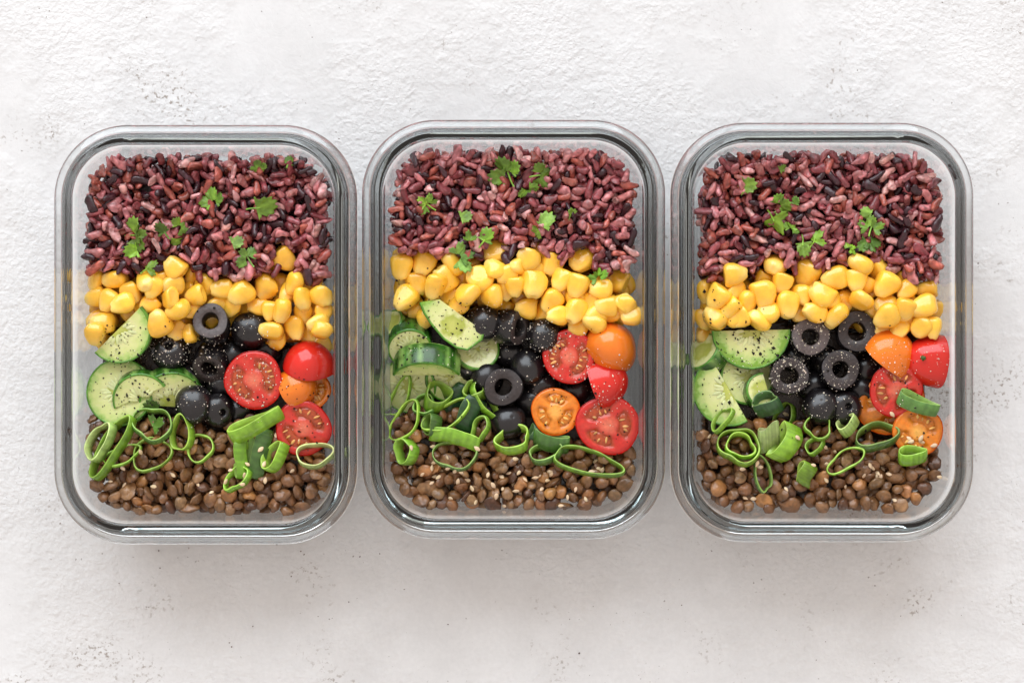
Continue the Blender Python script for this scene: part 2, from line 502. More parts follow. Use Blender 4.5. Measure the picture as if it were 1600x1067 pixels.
# columns: x, y, angle, pose (f flat, e edge, c crown up, t tip up), size; lower ones first
CORN = {
 'left': [(143, 487, 80, 'f', 1), (146, 500, 20, 'f', 1), (147, 439, 90, 'e', 1), (206, 458, 120, 'f', 1), (254, 439, 80, 'f', 1), (269, 445, 10, 'f', 1), (299, 431, 80, 'e', .95), (234, 474, 30, 'f', 1),
  (159, 506, 0, 'f', 1.15), (148, 523, 90, 'f', 1), (277, 516, 60, 'f', 1), (297, 522, -70, 'e', .9), (299, 483, 20, 'f', 1), (340, 477, 0, 'f', .95),
  (363, 480, 60, 'f', .95), (402, 479, 0, 'f', 1), (422, 487, 90, 'f', .9), (438, 445, 80, 'f', .95), (450, 459, 60, 'f', 1), (473, 437, 100, 'f', .95), (486, 441, 40, 'f', .9),
  (496, 480, 30, 'f', 1), (510, 490, 85, 'f', 1), (434, 534, 10, 'f', .9), (427, 415, 10, 'f', .8),
  (179, 437, 0, 'e', 1.15), (149, 464, 20, 'f', 1), (170, 471, 60, 'f', 1.02), (190, 475, 25, 'f', 1.12), (240, 450, 70, 'f', 1), (229, 440, 100, 't', 1.12), (273, 418, -50, 'f', 1.1),
  (265, 466, 15, 'c', 1.05), (318, 447, 60, 'f', 1.05), (305, 461, 10, 'f', 1), (277, 485, 18, 'e', 1.1), (249.5, 504, -65, 'f', 1.2),
  (346, 452, 10, 'f', 1.1), (375, 458, 40, 'f', 1.18), (416, 450, 60, 'f', 1.22), (445, 405, 140, 'f', 1.22), (459, 444, 65, 'e', 1.05), (473, 490, 90, 'f', .95), (473, 467, 90, 'e', 1.1),
  (505, 463, 120, 'f', 1.12), (440, 485, 80, 'e', 1.15), (496, 507, 10, 'f', 1), (510, 517, 75, 'c', 1.05), (461, 514, 110, 'f', 1.1), (423, 517, -15, 'e', 1.08)],
 'middle': [(630, 397, 0, 'f', 1), (651, 445, 90, 'f', 1.05), (618, 452, 80, 'f', 1), (702, 464, 20, 'f', 1), (715, 478, 40, 'f', 1), (652, 488, 20, 'f', 1), (664, 499, 70, 'f', .9),
  (791, 452, 80, 'f', 1.1), (790, 429, 30, 'f', 1), (845, 391, -40, 'f', .9), (832, 423, 10, 'f', 1), (849, 490, 60, 'f', 1), (875, 461, 0, 'f', 1), (923, 474, 90, 'f', 1), (931, 491, 30, 'f', 1),
  (902, 510, 0, 'f', .9), (900, 470, 80, 'f', 1),
  (625.5, 418, 90, 'f', 1.15), (662, 411.5, 70, 'f', 1.18), (695.5, 435.5, -55, 'f', 1.25), (708, 408.5, -45, 'e', 1.2), (680.5, 448, 65, 'e', 1.15), (632, 467, 45, 'f', 1.25),
  (729, 458, -50, 'c', 1.15), (772, 394, 10, 'f', 1.15), (748, 434, -20, 'f', 1.2), (772, 421, -60, 'f', 1.1), (767, 462, 10, 'c', 1.12),
  (824, 403, -40, 'f', 1.05), (809.5, 415.6, 0, 't', 1), (803, 447, 90, 'f', 1), (860.5, 413, 70, 'f', 1.12), (833.5, 445, 80, 'f', 1.22), (876.5, 437, 60, 'f', 1.1), (860.5, 472, 50, 'f', 1.12),
  (823, 480, -10, 'f', 1.1), (907, 407, 60, 'f', 1.2), (902, 447, 80, 'f', 1.2), (937, 451, 0, 'f', 1.05), (870, 493, 0, 'f', 1.02), (928, 506, -38, 'e', 1.1), (899, 487, 60, 'f', 1.2),
  (988, 439, -70, 'e', 1.15), (964, 437, -35, 'f', 1.15), (978.5, 478.5, 90, 'f', 1.12), (946.6, 478.5, 0, 'f', 1.12)],
 'right': [(1117, 442, 0, 'f', 1), (1149, 455, 30, 'f', 1), (1168, 473, 80, 'f', 1), (1192.5, 438, 60, 'f', 1), (1222, 442, 80, 'f', 1), (1254, 461, 90, 'f', 1), (1098, 521, 60, 'f', .95), (1155, 496, 30, 'f', 1.05),
  (1199, 487, 0, 'f', 1), (1354, 447, 60, 'f', 1), (1320, 472, 90, 'f', 1.05), (1411, 439, 70, 'f', .95), (1416, 455, 40, 'f', .95), (1382, 476, 10, 'f', 1), (1380, 517, 0, 'f', 1), (1405, 513, 80, 'f', 1),
  (1439, 512, 60, 'f', 1), (1457, 513, 90, 'f', 1), (1296, 470, 0, 'f', 1), (1250, 490, 40, 'f', .9),
  (1092, 456, 88, 'e', 1.05), (1093.5, 499.5, 80, 'f', 1.02), (1115, 496, -40, 'f', 1.1), (1121, 464, 50, 'f', 1.2), (1148.5, 430, 180, 'f', 1.15), (1209.5, 414, 60, 't', 1.22), (1260.5, 428, 70, 'f', 1.28),
  (1192.5, 461, 90, 'f', 1.18), (1231, 478, 90, 'f', 1.22), (1141.5, 482, 50, 'e', 1.15), (1185, 500, -40, 'e', 1.12),
  (1337, 438, 80, 'f', 1.08), (1304, 436, 10, 'f', 1.22), (1284, 459, -40, 'f', 1.15), (1272, 487, -20, 'f', 1.12), (1344.6, 470, 60, 'c', 1.1), (1371, 422, 40, 'c', 1.02), (1343, 414, -40, 'e', 1.15),
  (1383, 445, 60, 'f', 1.2), (1306, 495, 48, 'e', 1.2), (1414, 484, 80, 'f', 1.1), (1385, 496, 30, 'f', 1.2), (1448, 453, 0, 'e', 1.15), (1468, 485.5, 90, 'f', 1.12), (1442, 481, 20, 'f', 1.22)],
}
N0 = {'left': 25, 'middle': 17, 'right': 20}
def low_corn():
    for side in SIDES:
        e = EDGE[side]; t7 = np.linspace(0, 1, 7); f = FD[side]; made = []
        for k in range(36):                                  # kernels glimpsed between the others
            u = (k + .5 + rng.uniform(-.3, .3)) / 36
            a, b = np.interp(u, t7, e['rice']) + 14, np.interp(u, t7, e['corn']) - 4
            made.append(put_corn(side, e['x0'] + 11 + u * 370, a + (b - a) * ((k * .37) % 1), rng.uniform(0, 360), 'f', .95, 90, 0, 'deep lying'))
        for x, y, a, kd, sc in CORN[side][:N0[side]]:
            put_corn(side, x, y, a + rng.uniform(-6, 6), kd, sc, 80, .0008, 'half covered')
def top_corn():
    for side in SIDES:
        for x, y, a, kd, sc in CORN[side][N0[side]:]:
            put_corn(side, x, y, a + rng.uniform(-6, 6), kd, sc, 86, .0010)
low_corn()

# ------------------------------------------------------------------ tomatoes
def dome_pts(R, depth, n=28, m=9):
    """open half ellipsoid below z = 0"""
    V = []; F = []
    for i in range(m):
        t = math.pi / 2 * i / m
        for j in range(n):
            p = 2 * math.pi * j / n
            V.append((R * math.cos(t) * math.cos(p), R * math.cos(t) * math.sin(p), -depth * math.sin(t)))
    V.append((0, 0, -depth))
    for i in range(m - 1):
        for j in range(n):
            k = (j + 1) % n
            F.append((i * n + j, i * n + k, (i + 1) * n + k, (i + 1) * n + j)[::-1])
    a = (m - 1) * n
    for j in range(n):
        F.append((a + j, a + (j + 1) % n, len(V) - 1)[::-1])
    return np.array(V), F

def half_tomato(side, label, px, py, z, R, depth, n, roll, kind, lobes=3, asp=1.0, detail=True, stem=False, seed=0):
    r = random.Random(seed)
    f = FD[side]
    w = at(px, py, z)
    need = R * (1.0 if n[2] > .8 or n[2] < -.9 else .45) + .0006
    if n[0] > .7: need = .0015
    for _ in range(3):
        d = float(inside(np.array(w.x - f.c[0]), np.array(w.y - f.c[1]), z))
        if d < need: w.x -= math.copysign(need - d, w.x - f.c[0])
    root = link("tomato_half", None)
    root.location = w; root.rotation_mode = 'QUATERNION'; q = orient(n, roll); root.rotation_quaternion = q
    tag(root, label, "tomato", "tomato halves in the glass boxes")
    red = kind == 'red'
    skin_c = (.62, .022, .014) if red else (.80, .19, .015)
    flesh_c = np.array((.62, .028, .020) if red else (.80, .22, .015))
    core_c = np.array((.74, .19, .11) if red else (.86, .46, .10))
    pulp_c = np.array((.36, .055, .014) if red else (.54, .17, .010))
    V, F = dome_pts(R, depth)
    V[:, 1] *= asp
    bump = 1 + .025 * np.sin(3 * np.arctan2(V[:, 1], V[:, 0]) + r.uniform(0, 6)) + .012 * np.sin(5 * np.arctan2(V[:, 1], V[:, 0]) + 1)
    V[:, :2] *= bump[:, None]
    link("skin", mesh("tomato_skin", V, F, 'tskin', np.array(skin_c)), root)
    # cut face: polar sheet with the seed chambers sunk into it
    nr, na = 16, 56
    ph0 = r.uniform(0, 6.28)
    def chamber(t, a):
        k = ((a - ph0) / (2 * math.pi) * lobes) % 1.0
        da = abs(k - .5) * 2                       # 0 centre of a chamber, 1 on a wall
        ca = np.clip((.80 - da) / .16, 0, 1)
        cr = np.clip((t - .30) / .10, 0, 1) * np.clip((.80 - t) / .10, 0, 1)
        return ca * cr
    P = [(0, 0, .0006)]; C = [core_c]
    for i in range(1, nr + 1):
        t = i / nr
        for j in range(na):
            a = 2 * math.pi * j / na
            b = 1 + .025 * math.sin(3 * a) * 0
            ch = chamber(t, a)
            zz = .0006 * (1 - t) + r.uniform(-.00012, .00012) - .0013 * ch - (.0008 if i == nr else 0)
            P.append((.995 * R * t * math.cos(a), .995 * R * t * math.sin(a) * asp, zz))
            c = flesh_c * (1 - .0) if t > .42 else flesh_c * (t / .42) ** 1.3 + core_c * (1 - (t / .42) ** 1.3)
            streak = .5 + .5 * math.sin(a * 9 + 3 * math.sin(a * 2 + seed))
            if t > .36: c = c * (1 - .22 * streak * (1 - abs(t - .6))) + core_c * .16 * streak * (1 - abs(t - .6))
            if t > .86: c = flesh_c * .92
            c = c * (1 - ch) + pulp_c * ch
            if i == nr: c = np.array(skin_c)
            C.append(c)
    P = np.array(P)
    an = np.arctan2(P[:, 1], P[:, 0])
    P[:, :2] *= np.interp(0, [0], [1.0])
    # follow the skin's uneven outline
    ph = r  # keep generator in step
    th = np.arctan2(V[:28, 1], V[:28, 0]); rr = np.hypot(V[:28, 0], V[:28, 1] )
    o_ = np.argsort(th)
    rad = np.interp(an, np.concatenate([th[o_] - 2 * math.pi, th[o_], th[o_] + 2 * math.pi]), np.tile(rr[o_], 3))
    base_r = np.hypot(R * .995 * np.cos(np.arctan2(P[:, 1] / asp, P[:, 0])), R * .995 * asp * np.sin(np.arctan2(P[:, 1] / asp, P[:, 0])))
    P[:, :2] *= (rad / np.maximum(base_r, 1e-9))[:, None]
    FF = [(0, 1 + j, 1 + (j + 1) % na) for j in range(na)]
    for i in range(nr - 1):
        for j in range(na):
            k = (j + 1) % na; a = 1 + i * na; b = a + na
            FF.append((a + j, b + j, b + k, a + k))
    fl = link("flesh", mesh("tomato_flesh", P, FF, 'tflesh', np.array(C)), root)
    if detail:
        for l in range(lobes):
            a0 = ph0 + (l + .5) * 2 * math.pi / lobes
            # a glossy gel cushion in the chamber
            Vg, Fg = grid_sphere(12, 14)
            span = math.pi / lobes * .66
            ang = a0 + Vg[:, 0] * span
            t = .55 + Vg[:, 1] * (.22 + .03 * np.sin(Vg[:, 0] * 7 + seed + l))
            G = np.stack([R * t * np.cos(ang), R * asp * t * np.sin(ang), -.0011 + Vg[:, 2] * .0010], 1)
            G[:, 2] += .0002 * np.sin(G[:, 0] * 3000) * np.cos(G[:, 1] * 2600)
            link("pulp", mesh("tomato_pulp", G, Fg, 'pulp', pulp_c * 1.15), fl)
            ns = max(3, int(r.choice([9, 11, 13]) / lobes))
            for k in range(ns):
                a = a0 + span * .85 * (-1 + 2 * (k + .5 + r.uniform(-.25, .25)) / ns)
                t = r.uniform(.46, .66)
                so = link("seed", SEEDM, fl, jit((.66, .33, .10) if red else (.80, .46, .12), .25))
                so.scale = (.0016 * r.uniform(.55, 1.15), .00066 * r.uniform(.7, 1.2), .00045)
                so.location = (R * t * math.cos(a), R * asp * t * math.sin(a), -.0001)
                so.rotation_euler = (r.uniform(-.2, .2), r.uniform(-.2, .2), a + math.pi + r.uniform(-.4, .4))
    if stem:
        Vs, Fs = grid_sphere(6, 6)
        Vs = Vs * np.array([.0016, .0013, .0014]) * (1 + .3 * np.sin(Vs[:, :1] * 7 + Vs[:, 1:2] * 5))
        so = link("stem", mesh("tomato_stem", Vs, Fs, 'leaf', np.array((.05, .10, .02))), root)
        so.location = stem
    x, y = w.x - f.c[0], w.y - f.c[1]
    ctr = Vector(w) + q @ Vector((0, 0, -depth * .42))
    f.put(ctr.x - f.c[0], ctr.y - f.c[1], ctr.z, np.array([R * .96, R * asp * .96, depth * .55]), qmat(q))
    return root

SEEDV, SEEDF = grid_sphere(8, 6)
def teardrop(V):
    V = V.copy(); w = .45 + .55 * np.clip((V[:, 0] + 1) / 1.2, 0, 1) ** .7
    V[:, 1] *= w; V[:, 2] *= w
    return V
SEEDM = mesh("seed", teardrop(SEEDV), SEEDF, 'seed')

# (label, px, py, z mm, R px, depth mm, normal, roll, kind, lobes, aspect, detail, stem)
T = {
 'left': [
  ("red tomato half, glossy skin up, under the corn in the left box", 482, 575, 43, 41, 14, (-.10, -.86, -.45), 0, 'red', 3, 1, False, False),
  ("smooth orange tomato half between two red cut halves in the left box", 457, 611, 43, 33, 14, (-.60, -.40, -.40), 20, 'orange', 3, 1, False, False),
  ("orange tomato half with seeds, against the right wall of the left box", 496, 608, 43, 33, 12, (.25, .28, .90), 60, 'orange', 2, 1, True, False),
  ("salt sprinkled red tomato half, cut face up beside the olives, in the left box", 396, 594, 50.5, 45.5, 14, (-.06, -.10, 1), 40, 'red', 2, 1.02, True, False),
  ("round red tomato half, cut face up, under a scallion ring, in the left box", 478, 669, 49, 44.5, 14, (.06, -.12, 1), 130, 'red', 2, .97, True, False)],
 'middle': [
  ("uncut looking orange tomato, glossy skin up, below the corn in the middle box", 959, 544, 42, 40, 19, (.04, -.10, -1), 0, 'orange', 3, 1.12, False, False),
  ("dark red tomato piece, skin up, between the two cut red halves in the middle box", 934, 602, 44, 40, 16, (-.80, -.30, -.25), 0, 'red', 3, 1, False, False),
  ("red tomato half with brownish seeds, cut face up, in the middle box", 889, 557, 51, 41, 14, (-.12, -.02, 1), 10, 'red', 2, 1.05, True, False),
  ("small orange tomato half, cut face up, beside the scallions in the middle box", 868, 643, 48, 38.5, 14, (.04, -.06, 1), 160, 'orange', 3, .97, True, False),
  ("largest red tomato half, pale star core, lowest in the middle box", 955, 664, 49.5, 46, 15, (.04, -.06, 1), 75, 'red', 3, 1.1, True, False)],
 'right': [
  ("orange tomato half, skin up, speckled with salt below the corn in the right box", 1383, 560, 44, 44, 16, (-.50, -.62, -.30), 0, 'orange', 3, 1, False, False),
  ("glossy red tomato half on edge at the right wall of the right box", 1470, 565, 45, 42, 19, (.90, -.08, -.20), 0, 'red', 3, 1, False, (-.012, .002, -.0135)),
  ("big orange tomato half under the red one in the right box", 1392, 632, 43, 55, 15, (-.12, -.10, 1), 20, 'orange', 2, .86, True, False),
  ("red tomato half with faint seeds, lying on the big orange half in the right box", 1400, 610, 51, 42.5, 12, (.05, -.18, 1), 55, 'red', 3, .98, True, False),
  ("orange tomato half carrying sesame seeds at the lowest right, in the right box", 1443, 675, 48, 39, 14, (.06, -.06, 1), 100, 'orange', 2, 1.03, True, False)],
}
for side in SIDES:
    for i, (lab, px, py, z, Rp, dp, n, ro, kd, lo, asp, det, st) in enumerate(T[side]):
        half_tomato(side, lab, px, py, z * .001, Rp * K * (ZC - z * .001), dp * .001, n, ro, kd, lo, asp, det, st, seed=len(side) * 10 + i)

# ------------------------------------------------------------------ olives
def lathe(prof, n=30, closed=False):
    V = []; F = []
    for r, z in prof:
        for j in range(n):
            a = 2 * math.pi * j / n
            V.append((r * math.cos(a), r * math.sin(a), z))
    m = len(prof)
    for i in range(m if closed else m - 1):
        i2 = (i + 1) % m
        for j in range(n):
            k = (j + 1) % n
            F.append((i * n + j, i * n + k, i2 * n + k, i2 * n + j))
    return np.array(V), F

def olive(side, label, px, py, z, Rp, shape, n, roll=0, h=9, hole=.43, grey=1.0):
    f = FD[side]; z *= .001
    w = at(px, py, z); R = Rp * K * (ZC - z); h *= .001
    q = orient(n, roll)
    root = link("olive_ring" if shape == 'ring' else "olive_end", None)
    root.location = w; root.rotation_mode = 'QUATERNION'; root.rotation_quaternion = q
    tag(root, label, "olive", "black olive pieces in the glass boxes")
    sk = np.array((.010, .0085, .0095)); fc = np.array((.050, .038, .036)) * grey
    if shape == 'ring':
        prof = [(R * (.90), -h / 2), (R * .965, -h * .42), (R * .995, -h * .2), (R, 0), (R * .985, h * .22), (R * .95, h * .42), (R * .925, h * .492)]
        V, F = lathe(prof)
        flp = [(R * .925, h * .492), (R * .88, h / 2), (R * .7, h * .505), (R * (hole + .04), h * .5), (R * hole, h * .46), (R * hole * .96, 0), (R * hole, -h * .46), (R * (hole + .05), -h / 2), (R * .90, -h / 2)]
        V2, F2 = lathe(flp)
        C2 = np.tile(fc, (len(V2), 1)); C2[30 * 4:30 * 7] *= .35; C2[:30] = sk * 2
        for A in (V, V2):
            a = np.arctan2(A[:, 1], A[:, 0])
            A[:, :2] *= (1 + .03 * np.sin(2 * a + px) + .02 * np.sin(3 * a + py) + .008 * np.sin(7 * a))[:, None]
            A[:, 2] += .0005 * np.sin(2 * a + py)
        semi = np.array([R, R, h / 2])
    else:
        # rounded end of an olive, closed on top, flat cut below
        L = h
        prof = [(R * .93, 0), (R * .985, L * .1), (R, L * .25), (R * .97, L * .45), (R * .88, L * .65), (R * .72, L * .82), (R * .50, L * .93), (R * .27, L * .985)] + ([(R * .20, L * .95), (R * .17, L * .80), (R * .01, L * .6)] if int(px) % 2 else [(R * .10, L), (R * .01, L * .985)])
        V, F = lathe(prof)
        V2, F2 = lathe([(R * .93, 0), (R * .9, -.0003), (R * .5, -.0003), (R * .45, .002), (R * .40, L * .6), (R * .01, L * .7)])
        F2 = [t[::-1] for t in F2]
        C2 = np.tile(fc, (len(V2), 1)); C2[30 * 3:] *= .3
        a = np.arctan2(V[:, 1], V[:, 0])
        V[:, :2] *= (1 + .02 * np.sin(2 * a + px) + .012 * np.sin(3 * a))[:, None]
        V[:, 2] += .0005 * np.sin(2 * a + px) * np.clip(np.hypot(V[:, 0], V[:, 1]) / R, 0, 1) ** 2
        semi = np.array([R, R, L])
    rr_ = np.random.default_rng(int(px * 7 + py))
    for _d in range(5):
        c_ = rr_.standard_normal(3); c_ /= np.linalg.norm(c_); c_ = c_ * np.array([R, R, h * .8])
        g_ = np.exp(-((V - c_) ** 2).sum(1) / (R * rr_.uniform(.3, .6)) ** 2)
        V = V * (1 - rr_.uniform(-.03, .09) * g_)[:, None]
    link("skin", mesh("olive_skin", V, F, 'oskin', sk), root)
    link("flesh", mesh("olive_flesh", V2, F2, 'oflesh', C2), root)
    f.put(w.x - f.c[0], w.y - f.c[1], w.z, semi * (1 if shape == 'ring' else .95), qmat(q))

O = {
 'left': [
  ("deep dark olive piece in shadow, first from the corn down, in the left box", 420, 545, 32, 27, 'end', (-0.50, -0.50, .8), 0, 10),
  ("deep dark olive piece in shadow, second from the corn down, in the left box", 362, 556, 33, 27, 'end', (0.00, 0.50, .8), 0, 10),
  ("deep dark olive piece in shadow, third from the corn down, in the left box", 292, 590, 34, 27, 'end', (0.50, -0.50, .8), 0, 10),
  ("deep dark olive piece in shadow, fourth from the corn down, in the left box", 352, 602, 32, 27, 'end', (-0.50, 0.50, .8), 0, 10),
  ("deep dark olive piece in shadow, fifth from the corn down, in the left box", 376, 640, 33, 27, 'end', (0.00, -0.50, .8), 0, 10),
  ("glossy black olive dome half hidden behind another in the left box", 337, 640, 40, 27, 'end', (.45, -.12, .88), 0, 11),
  ("black olive ring turned with its hole towards the lentils, in the left box", 331, 566, 41, 29, 'ring', (-.15, -.62, .76), 0, 12, .45),
  ("salted flattened olive dome next to the cucumber half moon in the left box", 267, 553, 39, 31, 'end', (0, .42, .9), 0, 11),
  ("black olive end, smooth dome below the corn, in the left box", 392, 520, 38, 31, 'end', (.10, .20, 1), 0, 14),
  ("black olive ring with a ragged hole, topmost by the corn, in the left box", 331, 507, 48, 30, 'ring', (-.03, .30, .95), 0, 12, .44, 1.5),
  ("black olive end, shiny salted dome nearest the lentils, in the left box", 306, 632, 43, 31, 'end', (-.2, .05, 1), 0, 12)],
 'middle': [
  ("deep dark olive piece in shadow, first from the corn down, in the middle box", 800, 550, 32, 27, 'end', (-0.50, -0.50, .8), 0, 10),
  ("deep dark olive piece in shadow, second from the corn down, in the middle box", 735, 575, 33, 27, 'end', (0.00, 0.50, .8), 0, 10),
  ("deep dark olive piece in shadow, third from the corn down, in the middle box", 842, 602, 34, 27, 'end', (0.50, -0.50, .8), 0, 10),
  ("deep dark olive piece in shadow, fourth from the corn down, in the middle box", 905, 612, 32, 27, 'end', (-0.50, 0.50, .8), 0, 10),
  ("deep dark olive piece in shadow, fifth from the corn down, in the middle box", 830, 622, 33, 27, 'end', (0.00, -0.50, .8), 0, 10),
  ("deep dark olive piece in shadow, sixth from the corn down, in the middle box", 752, 638, 34, 27, 'end', (0.50, 0.50, .8), 0, 10),
  ("black olive piece lying dark and low under the olive pair, in the middle box", 758, 582, 37, 28, 'end', (.2, -.75, .5), 0, 12),
  ("black olive piece between open ring and red tomato in the middle box", 822, 578, 39, 29, 'end', (.4, .5, .8), 0, 11),
  ("black olive end, salted dome beside the red tomato half, in the middle box", 848, 528, 42, 28, 'end', (.15, .35, .9), 0, 12),
  ("black olive ring on its side, hole towards the tomatoes, in the middle box", 797, 511, 45, 28, 'ring', (.80, -.10, .58), 0, 12, .48),
  ("black olive end on its side touching the cucumber wedge, in the middle box", 764, 506, 44, 29, 'end', (-.80, .12, .55), 0, 12),
  ("black olive end, glossy dome just above the bright scallion ring, in the middle box", 792, 662, 40, 28, 'end', (.25, .30, .9), 0, 12),
  ("black olive ring lying open with a round hole, in the middle box", 786, 605, 46, 31.5, 'ring', (.02, .06, 1), 0, 9, .42, .75)],
 'right': [
  ("deep dark olive piece in shadow, first from the corn down, in the right box", 1292, 560, 32, 27, 'end', (-0.50, -0.50, .8), 0, 10),
  ("deep dark olive piece in shadow, second from the corn down, in the right box", 1240, 560, 33, 27, 'end', (0.00, 0.50, .8), 0, 10),
  ("deep dark olive piece in shadow, third from the corn down, in the right box", 1352, 570, 34, 27, 'end', (0.50, -0.50, .8), 0, 10),
  ("deep dark olive piece in shadow, fourth from the corn down, in the right box", 1272, 606, 32, 27, 'end', (-0.50, 0.50, .8), 0, 10),
  ("deep dark olive piece in shadow, fifth from the corn down, in the right box", 1347, 606, 33, 27, 'end', (0.00, -0.50, .8), 0, 10),
  ("black olive end, dark dome under the salted rings, in the right box", 1317, 637, 40, 28, 'end', (.2, .1, 1), 0, 10),
  ("black olive end, wrinkled glossy dome above the scallions, in the right box", 1282, 638, 42, 29, 'end', (-.05, .40, .9), 0, 11),
  ("black olive ring with brown face beside the orange tomato, in the right box", 1312, 578, 45, 32, 'ring', (-.03, .10, 1), 0, 9, .40, .85),
  ("black olive ring tucked against the corn, widest of four, in the right box", 1337, 519, 45.5, 33, 'ring', (.05, .08, 1), 0, 9, .43, .75),
  ("greyish brown faced olive ring touching the cucumber half moon in the right box", 1264, 528, 46, 31.5, 'ring', (.06, .12, 1), 0, 10, .42, 2.1),
  ("black olive ring thickly dusted with salt, nearest the cucumbers, in the right box", 1233, 587, 48, 31.5, 'ring', (-.08, .02, 1), 0, 9, .44, .9)],
}
for side in SIDES:
    for t in O[side]:
        olive(side, *t)

# ------------------------------------------------------------------ cucumbers
def prism(pts, th, peel_edges, bevel=.0004):
    n = len(pts); P = np.array(pts)
    c = P.mean(0)
    inn = c + (P - c) * (1 - bevel / np.maximum(np.linalg.norm(P - c, axis=1), 1e-6))[:, None]
    V = []
    for Q, z in ((inn, th / 2), (P, th / 2 - bevel), (P, -th / 2 + bevel), (inn, -th / 2)):
        V += [(x, y, z) for x, y in Q]
    F = [list(range(n)), list(reversed(range(3 * n, 4 * n)))]
    for l in range(3):
        for j in range(n):
            k = (j + 1) % n
            F.append((l * n + j, (l + 1) * n + j, (l + 1) * n + k, l * n + k))
    return np.array(V), F

def moon(Rp, a0=0, a1=180, n=26):
    pts = [(Rp * math.cos(R_(a0 + (a1 - a0) * k / n)), Rp * math.sin(R_(a0 + (a1 - a0) * k / n))) for k in range(n + (0 if a1 - a0 >= 360 else 1))]
    return pts, (set(range(n)) if a1 - a0 >= 360 else set(range(n)))

def cucumber(side, label, px, py, z, pts, peel, th, n, roll, seeds=(0, 0), seed=1):
    f = FD[side]; z *= .001; th *= .001
    s = K * (ZC - z)
    P = [(x * s, y * s) for x, y in pts]
    w = at(px, py, z); q = orient(n, roll)
    root = link("cucumber_slice", None)
    root.location = w; root.rotation_mode = 'QUATERNION'; root.rotation_quaternion = q
    tag(root, label, "cucumber", "cucumber slices in the glass boxes")
    V, F = prism(P, th, peel)
    me = mesh("cucumber_flesh", V, F, 'cflesh', smooth=False)
    fl = link("flesh", me, root)
    # peel: a strip 0.7 mm thick wrapped round the skin edge
    A = np.array(P); nE = len(A)
    ctr = A.mean(0)
    idx = sorted(peel)
    runs = []; cur = [idx[0]]
    for i in idx[1:]:
        if i == cur[-1] + 1: cur.append(i)
        else: runs.append(cur); cur = [i]
    runs.append(cur)
    r = np.random.default_rng(seed)
    for run in runs:
        ids = [i % nE for i in run] + [(run[-1] + 1) % nE]
        if len(run) == nE: ids = list(range(nE))
        loop = len(run) == nE
        VV = []; CC = []; t2 = th / 2
        for q_, i in enumerate(ids):
            p = A[i]
            d0 = A[(i + 1) % nE] - A[i - 1] if (loop or 0 < q_ < len(ids) - 1) else (A[ids[1]] - A[ids[0]] if q_ == 0 else A[ids[-1]] - A[ids[-2]])
            d0 = d0 / max(np.linalg.norm(d0), 1e-9)
            nn = np.array([d0[1], -d0[0]])
            if nn @ (p - ctr) < 0: nn = -nn
            o_ = p + nn * .00045; i_ = p - nn * .0007
            c = np.array((.026, .095, .010)) * r.uniform(.5, 1.5) + np.array((.14, .21, .055)) * (r.random() < .38)
            for (xy, zz, cc) in ((i_, t2 + .00012, (.16, .34, .04)), (p + nn * .0002, t2 + .0001, (.06, .22, .02)), (o_, t2 - .0007, c), (o_, 0, c), (o_, -t2 + .0007, c), (i_, -t2 - .0001, c)):
                VV.append((xy[0], xy[1], zz)); CC.append(cc)
        FF = []; k6 = 6; L = len(ids)
        for a in range(L if loop else L - 1):
            b = (a + 1) % L
            for k in range(5):
                FF.append((a * k6 + k, a * k6 + k + 1, b * k6 + k + 1, b * k6 + k))
            FF.append((a * k6 + 5, a * k6, b * k6, b * k6 + 5))
        link("peel", mesh("cucumber_peel", VV, FF, 'peel', np.array(CC)), root)
    if seeds[1] > seeds[0]:
        Rm = max(np.linalg.norm(A, axis=1))
        k = 0
        for a in np.arange(seeds[0], seeds[1], 17):
            ang = R_(a + r.uniform(-5, 5)); t = r.uniform(.28, .48) * Rm
            so = link("seed", SEEDM, fl, jit((.66, .70, .34), .10))
            so.scale = (.0026, .0010, .0004); so.location = (t * math.cos(ang), t * math.sin(ang), th / 2)
            so.rotation_euler = (0, 0, ang + math.pi)
    c3 = Vector((ctr[0], ctr[1], 0)); wc = Vector(w) + q @ c3
    ext = np.abs(A - ctr).max(0) * 1.05
    f.put(wc.x - f.c[0], wc.y - f.c[1], wc.z, np.array([ext[0], ext[1], th / 2 + .001]), qmat(q))

